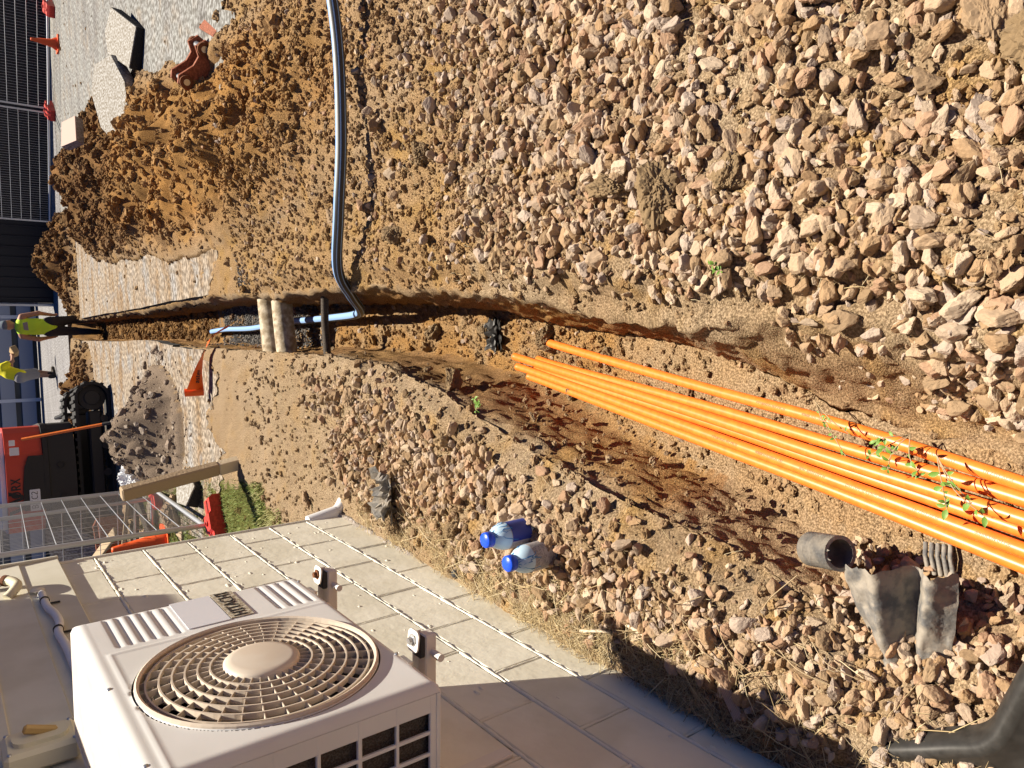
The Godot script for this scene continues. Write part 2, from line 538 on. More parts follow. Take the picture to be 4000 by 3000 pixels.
func build_ground() -> void:
	n_big.seed = 4; n_big.frequency = 0.55; n_big.fractal_octaves = 3
	n_mid.seed = 8; n_mid.frequency = 2.6; n_mid.fractal_octaves = 3
	n_clod.seed = 15; n_clod.noise_type = FastNoiseLite.TYPE_CELLULAR; n_clod.frequency = 11.0
	n_clod.cellular_return_type = FastNoiseLite.RETURN_DISTANCE2_SUB; n_clod.fractal_octaves = 2
	n_fine.seed = 23; n_fine.frequency = 22.0; n_fine.fractal_octaves = 3
	n_tone.seed = 42; n_tone.frequency = 0.9; n_tone.fractal_octaves = 4
	var rows := [-60.0, -25.0, -10.0, -4.0, -1.5, -0.5, -0.1]
	var u := 0.12
	while u < 32.0:
		rows.append(u)
		u += maxf(0.011, u * 0.0088)
	for f in [34.0, 38.0, 45.0, 60.0, 90.0, 150.0, 300.0]:
		rows.append(f)
	const NL := 150
	const NB := 22
	const NF := 56
	const NR := 215
	var cols := 4 + NL + NB + NF + NB + NR + 4
	var pos := PackedVector3Array()
	var tone := PackedColorArray()
	pos.resize(rows.size() * cols)
	tone.resize(rows.size() * cols)
	var at := 0
	for ru in rows:
		var uu: float = ru
		var t := trench_at(minf(uu, 40.0))
		var uc := clampf(uu, 0.0, 40.0)
		var lb: float = minf(t[0] - 0.3, (-1.25 if uu < 3.4 else -1.25 - 0.5 * (uu - 3.4)))
		var rb: float = maxf(1.1 + 0.62 * uc, t[3] + 0.6)
		var xs := PackedFloat32Array()
		for e in [200.0, 50.0, 12.0, 3.0]:
			xs.append(lb - e)
		for i in NL:
			xs.append(lerpf(lb, t[0], float(i) / NL))
		for i in NB:
			xs.append(lerpf(t[0], t[1], float(i) / NB))
		for i in NF:
			xs.append(lerpf(t[1], t[2], float(i) / NF))
		for i in NB:
			xs.append(lerpf(t[2], t[3], float(i) / NB))
		for i in NR:
			xs.append(lerpf(t[3], rb, float(i) / (NR - 1)))
		for e in [3.0, 12.0, 50.0, 200.0]:
			xs.append(rb + e)
		for ci in cols:
			var x := xs[ci]
			var by := base_y(x, uu, t)
			var rough := roughness_at(x, uu, t)
			var y := by + relief(x, uu, rough)
			if uu > 5.6 and uu < 15.9 and (x < t[0] or x > t[3]):
				y += 0.018
			if on_slab(x, uu, t) > 0.5 and heaps(x, uu) < 0.01:
				y -= 0.05
			var px := x
			if ci > 4 + NL and ci < 4 + NL + NB or ci > 4 + NL + NB + NF and ci < 4 + NL + NB + NF + NB:
				px += n_fine.get_noise_3d(uu * 0.25, y * 1.8, x) * 0.02 + n_mid.get_noise_2d(uu * 0.6, y) * 0.03 + n_clod.get_noise_2d(uu * 0.8, y * 1.4) * 0.03
			pos[at] = Vector3(px, y, -uu)
			tone[at] = soil_tone(x, uu, t, gy(uu) - by)
			at += 1
	var idx := PackedInt32Array()
	idx.resize((rows.size() - 1) * (cols - 1) * 6)
	var w := 0
	for r in rows.size() - 1:
		for c in cols - 1:
			var a := r * cols + c
			for k in [a, a + cols, a + 1, a + 1, a + cols, a + cols + 1]:
				idx[w] = k
				w += 1
	var arr := []
	arr.resize(Mesh.ARRAY_MAX)
	var nor := PackedVector3Array()
	nor.resize(pos.size())
	for i in range(0, idx.size(), 3):
		var fn := (pos[idx[i + 2]] - pos[idx[i]]).cross(pos[idx[i + 1]] - pos[idx[i]])
		nor[idx[i]] += fn; nor[idx[i + 1]] += fn; nor[idx[i + 2]] += fn
	for i in nor.size():
		nor[i] = nor[i].normalized()
	arr[Mesh.ARRAY_VERTEX] = pos
	arr[Mesh.ARRAY_NORMAL] = nor
	arr[Mesh.ARRAY_COLOR] = tone
	arr[Mesh.ARRAY_INDEX] = idx
	var m := ArrayMesh.new()
	m.add_surface_from_arrays(Mesh.PRIMITIVE_TRIANGLES, arr)
	var o := mesh_node("ground", m, M.soil)
	o.set_meta("kind", "structure")

# strip of paving between two edge functions, with thickness and stains
func paving_strip(called: String, near: Callable, u1: float, left: Callable, right: Callable, lift: float, tone: Callable, material: Material, nu: int, nx: int) -> void:
	var st := new_st()
	st.set_smooth_group(0)
	var p := []
	for i in nu + 1:
		var row := []
		for j in nx + 1:
			var u := lerpf(near.call(0.0), u1, float(i) / nu)
			var x: float = lerpf(left.call(u), right.call(u), float(j) / nx)
			u = lerpf(near.call(x), u1, float(i) / nu)
			row.append(Vector3(x, gy(u) + lift + n_mid.get_noise_2d(x, u) * 0.003, -u))
		p.append(row)
	for i in nu:
		for j in nx:
			var q := [p[i][j], p[i + 1][j], p[i + 1][j + 1], p[i][j + 1]]
			for k in [0, 1, 2, 0, 2, 3]:
				st.set_color(tone.call(q[k].x, -q[k].z))
				st.add_vertex(q[k])
	st.set_smooth_group(-1)
	var drop := Vector3(0, -0.11, 0)
	for i in nu:
		for j in [0, nx]:
			var a: Vector3 = p[i][j]; var b: Vector3 = p[i + 1][j]
			for v in [a, b, b + drop, a, b + drop, a + drop]:
				st.set_color(Color(0.05, 0.048, 0.046))
				st.add_vertex(v)
	for i in [0, nu]:
		for j in nx:
			var a: Vector3 = p[i][j]; var b: Vector3 = p[i][j + 1]
			for v in [a, b, b + drop, a, b + drop, a + drop]:
				st.set_color(Color(0.24, 0.20, 0.15))
				st.add_vertex(v)
	st.generate_normals()
	var o := mesh_node(called, st.commit(), material)
	o.set_meta("kind", "structure")

func build_paving() -> void:
	M.paving = tri_map(mat(Color.WHITE, 0.95), 1.0, M.soil.albedo_texture, M.grain_n, 0.12)
	M.paving.vertex_color_use_as_albedo = true
	# dusty, soil-stained concrete either side of the trench: wheel-smeared across
	var stain := func(x: float, u: float) -> Color:
		var s := n_tone.get_noise_2d(x * 0.5, u * 3.2)
		var g := n_tone.get_noise_2d(x * 2.2 + 5.0, u * 2.2)
		var c := Color(0.34, 0.285, 0.22).lerp(Color(0.25, 0.17, 0.095), clampf(s * 2.6 + 0.1, 0, 1))
		c = c.lerp(Color(0.29, 0.29, 0.29), clampf(g * 2.4 - 0.2, 0, 0.85))
		return c
	paving_strip("paving", slab_edge, 15.8, func(u): return trench_at(u)[3] + 0.005, func(_u): return 4.0, 0.012, stain, M.paving, 150, 70)
	paving_strip("paving", slab_edge, 15.8, func(u): return -0.9 - 0.05 * u, func(u): return trench_at(u)[0] - 0.005, 0.012, stain, M.paving, 150, 60)
	var grey := func(x: float, u: float) -> Color:
		var s := n_tone.get_noise_2d(x * 0.6 + 3.0, u * 2.0)
		var g := n_tone.get_noise_2d(x * 3.0, u * 3.0 + 8.0)
		return Color(0.29, 0.295, 0.29).lerp(Color(0.19, 0.187, 0.183), clampf(s * 1.6 + 0.1, 0, 1)).lerp(Color(0.30, 0.25, 0.19), clampf(g * 1.8 - 0.3, 0, 0.7))
	paving_strip("driveway", drive_edge, 18.2, func(u): return 2.35 + maxf(0.0, 0.10 * (u - 6.0)), func(u): return 6.0 + 0.62 * u, 0.017, grey, M.paving, 150, 90)
	# pale yard beyond the dig
	var yard := func(x: float, u: float) -> Color:
		return Color(0.32, 0.32, 0.33).lerp(Color(0.25, 0.25, 0.26), clampf(0.5 + n_tone.get_noise_2d(x * 4.0, u * 0.5) * 1.5, 0, 1))
	paving_strip("yard", func(_x): return 18.3, 60.0, func(u): return -14.0 - 0.3 * u, func(u): return 9.0 + 0.7 * u, 0.014, yard, M.paving, 90, 90)

# ---------------------------------------------------------------- house
func wall_basis() -> Basis:     # x along the wall away from the camera, y up, z out of the wall
	return Basis(wall_dir, Vector3.UP, wall_out)

func ridge_line(st: SurfaceTool, a: Vector3, b: Vector3, r: float, seed_n: int) -> void:   # squeezed, painted-over mortar
	var n := int(maxf(3, a.distance_to(b) / 0.012))
	var pts := []
	var rad := []
	for i in n + 1:
		var p := a.lerp(b, float(i) / n)
		var k := n_fine.get_noise_3d(p.x * 2.0 + seed_n, p.y * 2.0, p.z * 2.0)
		pts.append(p + Vector3(0, k * 0.003, 0) + wall_out * (k * 0.0015))
		rad.append(r * (1.0 + 0.9 * n_mid.get_noise_3d(p.x * 6.0, p.y * 6.0 + seed_n, p.z * 6.0)) + absf(k) * 0.001)
	tube(st, pts, rad, 7, false, Vector2.ONE)

func build_house() -> void:
	var house := thing("house", "cream painted concrete block house wall beside the rubble and the air conditioner", "house")
	var wb := wall_basis()
	const COURSE := 0.2028
	const LONG := 0.3945
	var corner := 2.765 + 0.003
	corner = 2.77
	# core behind the blocks, and the rest of the house
	var st := new_st()
	box_at(st, wp(-0.6, 1.15, -0.16), Vector3(6.7, 3.2, 0.29), 0.0, wb)
	box_at(st, wp(2.62, 1.15, -2.3), Vector3(0.29, 3.2, 4.0), 0.0, wb)
	done(st, "wall_core", M.footing, house)
	# blocks: one part each, front faces uneven by a millimetre or two
	var variants := []
	for v in 5:
		for half in [1.0, 0.5]:
			var s := new_st()
			cbox(s, Transform3D(), Vector3(LONG * half - 0.009, COURSE - 0.009, 0.12), 0.006)
			s.generate_normals()
			variants.append(s.commit())
	var k := 0
	var base := 0.086 - COURSE * 2
	for row in 8:
		var y0 := base + row * COURSE
		if y0 > 1.22:
			break
		var shift := 0.0 if row % 2 == 0 else LONG * 0.5
		var s0 := 2.77
		# perpends fall at 2.55 / 2.37 along the wall in the photograph
		var edges := []
		var e := 2.77
		edges.append(e)
		e -= (LONG * 0.5 if row % 2 == 1 else LONG)
		while e > -3.9:
			edges.append(e)
			e -= LONG
		for i in edges.size() - 1:
			var mid: float = (edges[i] + edges[i + 1]) / 2
			var half := 0 if edges[i] - edges[i + 1] > LONG * 0.75 else 1
			var o := mesh_node("block", variants[(k % 5) * 2 + half], M.paint, house)
			o.transform = Transform3D(wb * Basis(Vector3.UP, rng.randf_range(-0.002, 0.002)), wp(mid, y0 + COURSE / 2, -0.06 + rng.randf_range(-0.0012, 0.0012)))
			k += 1
			if i > 0 and edges[i] > -1.6:
				var js := new_st()
				ridge_line(js, wp(edges[i], y0 + 0.006, -0.0035), wp(edges[i], y0 + COURSE - 0.006, -0.0035), 0.0042 if rng.randf() < 0.6 else 0.0054, k)
				done(js, "mortar_joint", M.mortar, house)
		var bs := new_st()
		ridge_line(bs, wp(-1.8, y0 + COURSE, -0.0035), wp(2.768, y0 + COURSE, -0.0035), 0.0058, row * 7)
		done(bs, "mortar_joint", M.mortar, house)
		# splashes and dribs of mortar painted over
		var ds := new_st()
		for d in 26:
			var p := wp(rng.randf_range(-0.6, 2.74), y0 + rng.randf_range(0.01, 0.19), -0.001)
			var w := rng.randf_range(0.003, 0.009)
			lathe(ds, [Vector2(w, 0), Vector2(w * 0.75, w * 0.35), Vector2(0.0005, w * 0.5)], Transform3D(wb * Basis(Vector3.RIGHT, PI / 2) * Basis.from_scale(Vector3(rng.randf_range(0.7, 3.0), 1, 1)), p), 6)
		done(ds, "mortar_splash", M.mortar, house).set_meta("kind", "stuff")
	# bare footing showing under the paint
	st = new_st()
	var fp := []
	for i in 240:
		var s := lerpf(-2.4, 2.765, i / 239.0)
		fp.append(s)
	for i in 239:
		var y_a: float = -0.045 - 0.035 * n_mid.get_noise_1d(fp[i] * 3.0) - 0.02 * (fp[i])
		var y_b: float = -0.045 - 0.035 * n_mid.get_noise_1d(fp[i + 1] * 3.0) - 0.02 * (fp[i + 1])
		var o1 := 0.012 + 0.006 * n_mid.get_noise_1d(fp[i] * 7.0)
		var o2 := 0.012 + 0.006 * n_mid.get_noise_1d(fp[i + 1] * 7.0)
		quad(st, wp(fp[i], y_a, 0.0), wp(fp[i + 1], y_b, 0.0), wp(fp[i + 1], y_b - 0.012, o2), wp(fp[i], y_a - 0.012, o1))
		quad(st, wp(fp[i], y_a - 0.012, o1), wp(fp[i + 1], y_b - 0.012, o2), wp(fp[i + 1], -0.6, o2 + 0.01), wp(fp[i], -0.6, o1 + 0.01))
	done(st, "footing", M.footing, house)
	# corner bead
	st = new_st()
	tube(st, [wp(2.778, -0.4, -0.004), wp(2.778, 1.24, -0.004)], 0.011, 10)
	done(st, "corner_bead", M.mortar, house)
	# lapped cladding boards above the blockwork
	for i in 9:
		st = new_st()
		var yb := 1.243 + i * 0.145
		var tilt := Basis(Vector3.RIGHT, -0.05)
		cbox(st, Transform3D(wb * tilt, wp(-0.53, yb + 0.078, 0.0085)), Vector3(6.64, 0.158, 0.016), 0.003)
		done(st, "cladding_board", M.board, house)
	# end trim of the cladding
	st = new_st()
	box_at(st, wp(2.803, 1.9, 0.004), Vector3(0.018, 1.32, 0.05), 0.003, wb)
	done(st, "corner_trim", M.board, house)
	# roof with its overhang, out of the picture, which shades the upper wall
	st = new_st()
	box_at(st, wp(-0.5, 2.79, -1.9), Vector3(7.1, 0.10, 4.66), 0.004, wb)
	done(st, "roof", M.board, house)
	st = new_st()
	box_at(st, wp(-0.5, 2.775, 0.462), Vector3(7.1, 0.15, 0.06), 0.006, wb)
	done(st, "gutter", M.white_steel, house)

# ---------------------------------------------------------------- air conditioner
func panel_outline(w: float, h: float, r: float, n := 5) -> PackedVector2Array:
	var p := PackedVector2Array()
	for c in [[w / 2 - r, h / 2 - r, 0.0], [-w / 2 + r, h / 2 - r, PI / 2], [-w / 2 + r, -h / 2 + r, PI], [w / 2 - r, -h / 2 + r, PI * 1.5]]:
		for i in n + 1:
			var a: float = c[2] + PI / 2 * i / n
			p.append(Vector2(c[0] + r * cos(a), c[1] + r * sin(a)))
	return p

# text lying in the xy plane of t, reading along x, centred
func letters(parent: Node3D, called: String, words: String, height: float, t: Transform3D, material: Material, bold := true, width_scale := 1.0, serif := false) -> MeshInstance3D:
	var f := SystemFont.new()
	f.font_names = PackedStringArray(["Droid Serif" if serif else "Droid Sans"])
	f.font_weight = 700 if bold else 400
	var tm := TextMesh.new()
	tm.font = f
	tm.text = words
	tm.font_size = 64
	tm.pixel_size = height / 64.0 * 1.37
	tm.depth = 0.0012
	tm.curve_step = 2.0
	var o := mesh_node(called, tm, material, parent)
	o.transform = t * Transform3D(Basis.from_scale(Vector3(width_scale, 1, 1)), Vector3.ZERO)
	return o

func build_air_conditioner() -> void:
	var wb := wall_basis()
	# local frame: x along the wall towards the camera (so text reads), y up, z out
	var base := wp(0.63, 0.845, 0.0)
	var ac := thing("air_conditioner", "off white outdoor air conditioner with round fan grille on the house wall", "air conditioner", base)
	ac.basis = Basis(-wall_dir, Vector3.UP, -wall_dir.cross(Vector3.UP))
	if ac.basis.z.dot(wall_out) < 0:
		ac.basis = Basis(wall_dir, Vector3.UP, wall_out)
	# x: from the camera end to the far end when basis.x = wall_dir
	var fx := 1.0 if ac.basis.x.dot(wall_dir) > 0 else -1.0
	var W := 0.77
	var HH := 0.57
	var ZF := 0.377   # front face, out from the wall
	var cx := (0.533 - 0.63) * fx
	var cy := 1.118 - 0.845
	var RR := 0.252
	# front panel: sheet with a round opening, flush grooves pressed in
	var st := new_st()
	st.set_smooth_group(-1)
	# panel built as a grid whose cells inside the fan opening are left out, grooves are real dents
	var nx := 154
	var ny := 114
	var dent := func(x: float, y: float) -> float:
		var z := 0.0
		var s := 0.63 + x * fx
		var yy := 0.845 + y
		# pressed slots
		for g in [1.344, 1.318, 1.292, 1.266, 1.240, 1.214, 0.966, 0.938, 0.910, 0.882]:
			var dx: float = absf(s - 0.903) - 0.088
			var dy: float = absf(yy - g)
			var d := Vector2(maxf(dx, 0.0), dy).length()
			z -= 0.004 * (1.0 - smoothstep(0.0035, 0.0065, d)) 
		# swage lines
		var e1 := absf(yy - 1.392)
		z += 0.0015 * (1.0 - smoothstep(0.0, 0.004, e1))
		if s < 0.79:
			z += 0.0022 * (1.0 - smoothstep(0.002, 0.006, absf(maxf(absf(s - 0.45) - 0.331, maxf(yy - 1.369, 0.70 - yy)))))
		return z
	var pts := []
	for i in nx + 1:
		var col := []
		for j in ny + 1:
			var x := lerpf(-W / 2, W / 2, float(i) / nx)
			var y := lerpf(0.0, HH, float(j) / ny)
			# snap vertices near the opening on to its circle
			var d := Vector2(x - cx, y - cy)
			var p := Vector2(x, y)
			if absf(d.length() - RR) < 0.0036:
				p = Vector2(cx, cy) + d.normalized() * RR
			var edge := minf(minf(x + W / 2, W / 2 - x), minf(y, HH - y))
			var roll := 0.022
			var z: float = ZF + dent.call(x, y)
			if edge < roll:
				z -= roll - sqrt(maxf(0.0, roll * roll - pow(roll - edge, 2)))
			col.append(Vector3(p.x, p.y, z))
		pts.append(col)
	st.set_smooth_group(0)
	for i in nx:
		for j in ny:
			var q := [pts[i][j], pts[i + 1][j], pts[i + 1][j + 1], pts[i][j + 1]]
			var m: Vector3 = (q[0] + q[2]) / 2
			if Vector2(m.x - cx, m.y - cy).length() < RR - 0.0005:
				continue
			quad(st, q[0], q[1], q[2], q[3])
	# rim turned inwards round the opening
	st.set_smooth_group(3)
	lathe(st, [Vector2(RR - 0.0035, 0.0), Vector2(RR - 0.0045, 0.003), Vector2(RR - 0.010, 0.003), Vector2(RR - 0.012, -0.03), Vector2(RR - 0.012, -0.10)], Transform3D(Basis(Vector3.RIGHT, PI / 2), Vector3(cx, cy, ZF - 0.001)), 64)
	done(st, "front_panel", M.case, ac)
	# cabinet: top, bottom, back, sides behind the panel
	st = new_st()
	var zb := 0.10
	var zc := ZF - 0.0225
	box_at(st, Vector3(0, HH - 0.004, (zb + zc) / 2), Vector3(W, 0.008, zc - zb), 0.002)
	done(st, "lid", M.case_top, ac)
	st = new_st()
	box_at(st, Vector3(0, 0.006, (zb + zc) / 2), Vector3(W, 0.012, zc - zb), 0.002)
	box_at(st, Vector3(0, HH / 2, zb - 0.004), Vector3(W, HH, 0.008), 0.002)
	box_at(st, Vector3(W / 2 * fx - 0.004 * fx, HH / 2, (zb + zc) / 2), Vector3(0.008, HH - 0.025, zc - zb), 0.002)
	done(st, "cabinet", M.case, ac)
	# near side: frame of bars round rows of oblong openings
	st = new_st()
	var xs := -W / 2 * fx + 0.004 * fx
	var cols_y := [0.872, 0.944, 0.952, 1.026, 1.036, 1.111, 1.120, 1.194, 1.203, 1.277, 1.286, 1.360]
	var rows_z := [0.136, 0.174, 0.182, 0.221, 0.229, 0.268, 0.276, 0.315]
	for i in range(0, cols_y.size() + 1, 2):
		var lo: float = 0.857 if i == 0 else cols_y[i - 1]
		var hi: float = 1.403 if i == cols_y.size() else cols_y[i]
		box_at(st, Vector3(xs, (lo + hi) / 2 - 0.845, (zb + zc) / 2), Vector3(0.008, hi - lo, zc - zb), 0.0015)
	for i in range(0, rows_z.size() + 1, 2):
		var lo: float = zb if i == 0 else rows_z[i - 1]
		var hi: float = zc if i == rows_z.size() else rows_z[i]
		box_at(st, Vector3(xs, (0.857 + 1.403) / 2 - 0.845, (lo + hi) / 2), Vector3(0.0074, 0.54, hi - lo), 0.0015)
	done(st, "side_grille", M.case, ac)
	st = new_st()
	box_at(st, Vector3(xs + 0.02 * fx, HH / 2, (zb + zc) / 2 - 0.01), Vector3(0.016, 0.53, zc - zb - 0.03), 0.001)
	box_at(st, Vector3(0, HH / 2, zb + 0.02), Vector3(W - 0.03, 0.53, 0.02), 0.001)
	done(st, "coil", M.coil, ac)
	# fan: hub motor and three blades, deep inside
	st = new_st()
	lathe(st, [Vector2(0.001, 0.03), Vector2(0.07, 0.025), Vector2(0.075, -0.03)], Transform3D(Basis(Vector3.RIGHT, PI / 2), Vector3(cx, cy, ZF - 0.10)), 24)
	for b in 3:
		for i in 10:
			var a0 := TAU * b / 3 + i * 0.11
			var a1 := a0 + 0.11
			var f := func(a: float, r: float, k: float) -> Vector3: return Vector3(cx + cos(a) * r, cy + sin(a) * r, ZF - 0.13 + k * 0.006)
			quad(st, f.call(a0, 0.07, i), f.call(a0, 0.225, i), f.call(a1, 0.225, i + 1), f.call(a1, 0.07, i + 1))
	done(st, "fan", M.dark, ac)
	st = new_st()
	box_at(st, Vector3(cx, cy, zb + 0.045), Vector3(0.52, 0.50, 0.006), 0.001)
	done(st, "shroud", M.dark, ac)
	# grille: hub cap, rings, ribs
	var ft := Transform3D(Basis(Vector3.RIGHT, PI / 2), Vector3(cx, cy, ZF))
	var dome := func(r: float) -> float: return 0.018 * (1.0 - pow(r / 0.245, 2))
	st = new_st()
	lathe(st, [Vector2(0.0005, 0.024), Vector2(0.06, 0.0235), Vector2(0.074, 0.021), Vector2(0.079, 0.016), Vector2(0.080, 0.0)], ft, 48)
	done(st, "hub_cap", M.hub, ac)
	for r in [0.1045, 0.129, 0.1535, 0.178, 0.2025, 0.227]:
		st = new_st()
		var h: float = dome.call(r)
		lathe(st, [Vector2(r - 0.0018, h - 0.012), Vector2(r - 0.0018, h), Vector2(r + 0.0018, h), Vector2(r + 0.0018, h - 0.012), Vector2(r - 0.0018, h - 0.012)], ft, 64, false)
		done(st, "grille_ring", M.grille, ac)
	# finer rings set deeper between them
	st = new_st()
	for r in [0.117, 0.141, 0.166, 0.190, 0.215]:
		var h: float = dome.call(r) - 0.018
		lathe(st, [Vector2(r - 0.0015, h - 0.006), Vector2(r - 0.0015, h), Vector2(r + 0.0015, h), Vector2(r + 0.0015, h - 0.006), Vector2(r - 0.0015, h - 0.006)], ft, 56, false)
	done(st, "inner_ring", M.grille, ac)
	var n_rib := 32
	for i in n_rib:
		st = new_st()
		var a := TAU * i / n_rib
		var prev := []
		for j in 9:
			var r := lerpf(0.079, 0.2405, j / 8.0)
			var aa := a + (r - 0.079) * 0.55 * (1 if i % 2 == 0 else 1)
			var h: float = dome.call(r) - 0.002
			var c := Vector3(cx + cos(aa) * r, cy + sin(aa) * r, ZF + h)
			var tang := Vector3(-sin(aa), cos(aa), 0) * 0.0009
			var ring := [c - tang, c + tang, c + tang - Vector3(0, 0, 0.014), c - tang - Vector3(0, 0, 0.014)]
			if prev:
				for k in 4:
					quad(st, prev[k], ring[k], ring[(k + 1) % 4], prev[(k + 1) % 4])
			prev = ring
		done(st, "grille_rib", M.grille, ac)
	st = new_st()
	lathe(st, [Vector2(0.2385, -0.012), Vector2(0.2385, 0.006), Vector2(0.2435, 0.009), Vector2(0.2475, 0.006), Vector2(0.2475, -0.012)], ft, 72, false)
	done(st, "grille_rim", M.grille, ac)
	# name plates
	var face := func(s: float, y: float, z: float) -> Vector3: return Vector3((s - 0.63) * fx, y - 0.845, ZF + z)
	st = new_st()
	prism(st, panel_outline(0.186, 0.099, 0.003), 0.0018, Transform3D(Basis(), face.call(0.909, 1.1445, 0.0006)))
	done(st, "blank_plate", M.plate, ac)
	st = new_st()
	prism(st, panel_outline(0.186, 0.056, 0.003), 0.002, Transform3D(Basis(), face.call(0.912, 1.064, 0.0006)))
	var badge := done(st, "badge", M.badge, ac)
	letters(badge, "lettering", "HITACHI", 0.034, Transform3D(Basis(), face.call(0.912, 1.0655, 0.0036)), M.ink, false, 1.02)
	# screws
	for p in [[0.618, 1.398], [0.411, 0.857], [0.97, 0.857], [0.30, 1.398]]:
		st = new_st()
		lathe(st, [Vector2(0.0005, 0.003), Vector2(0.004, 0.0025), Vector2(0.0055, 0.0)], Transform3D(Basis(Vector3.RIGHT, PI / 2), face.call(p[0], p[1], -0.001)), 12)
		done(st, "screw", M.steel, ac)
	# feet: folded tabs under the case with a rubber pad and bolt
	for s in [0.43, 0.965]:
		st = new_st()
		box_at(st, face.call(s, 0.829, -0.14), Vector3(0.045, 0.030, 0.22), 0.003)
		prism(st, panel_outline(0.046, 0.05, 0.013), 0.004, Transform3D(Basis(Vector3.RIGHT, -1.45), face.call(s, 0.800, 0.008)))
		var foot := done(st, "foot", M.white_steel, ac)
		st = new_st()
		lathe(st, [Vector2(0.0005, 0.012), Vector2(0.008, 0.012), Vector2(0.009, 0.004), Vector2(0.015, 0.003), Vector2(0.015, 0.0)], Transform3D(Basis(), face.call(s, 0.804, 0.010)), 6, false)
		done(st, "bolt", M.steel if s < 0.6 else M.rust, foot)
	# wall brackets carry it
	for s in [0.43, 0.965]:
		var br := thing("wall_bracket", "white steel wall bracket under the near foot of the air conditioner" if s < 0.6 else "white steel wall bracket under the far foot of the air conditioner, with rusty bolt", "bracket", wp(s, 0.765, 0.0), 0.0, "brackets under the air conditioner")
		br.basis = wb
		st = new_st()
		box_at(st, Vector3(0, 0.0, 0.20), Vector3(0.036, 0.030, 0.39), 0.003)
		box_at(st, Vector3(0.014, 0.020, 0.20), Vector3(0.0035, 0.022, 0.40), 0.001)
		done(st, "arm", M.white_steel, br)
		st = new_st()
		box_at(st, Vector3(0, -0.10, 0.006), Vector3(0.04, 0.30, 0.012), 0.003)
		done(st, "wall_plate", M.white_steel, br)
		st = new_st()
		box_at(st, Vector3(-0.004, 0.0235, 0.37), Vector3(0.030, 0.016, 0.05), 0.003)
		done(st, "rubber_pad", M.rubber, br)
		st = new_st()
		tube(st, [Vector3(-0.055, -0.004, 0.352), Vector3(0.0, -0.004, 0.352), Vector3(0.055, -0.004, 0.352)], 0.009, 12)
		done(st, "cross_tube", M.white_steel, br)

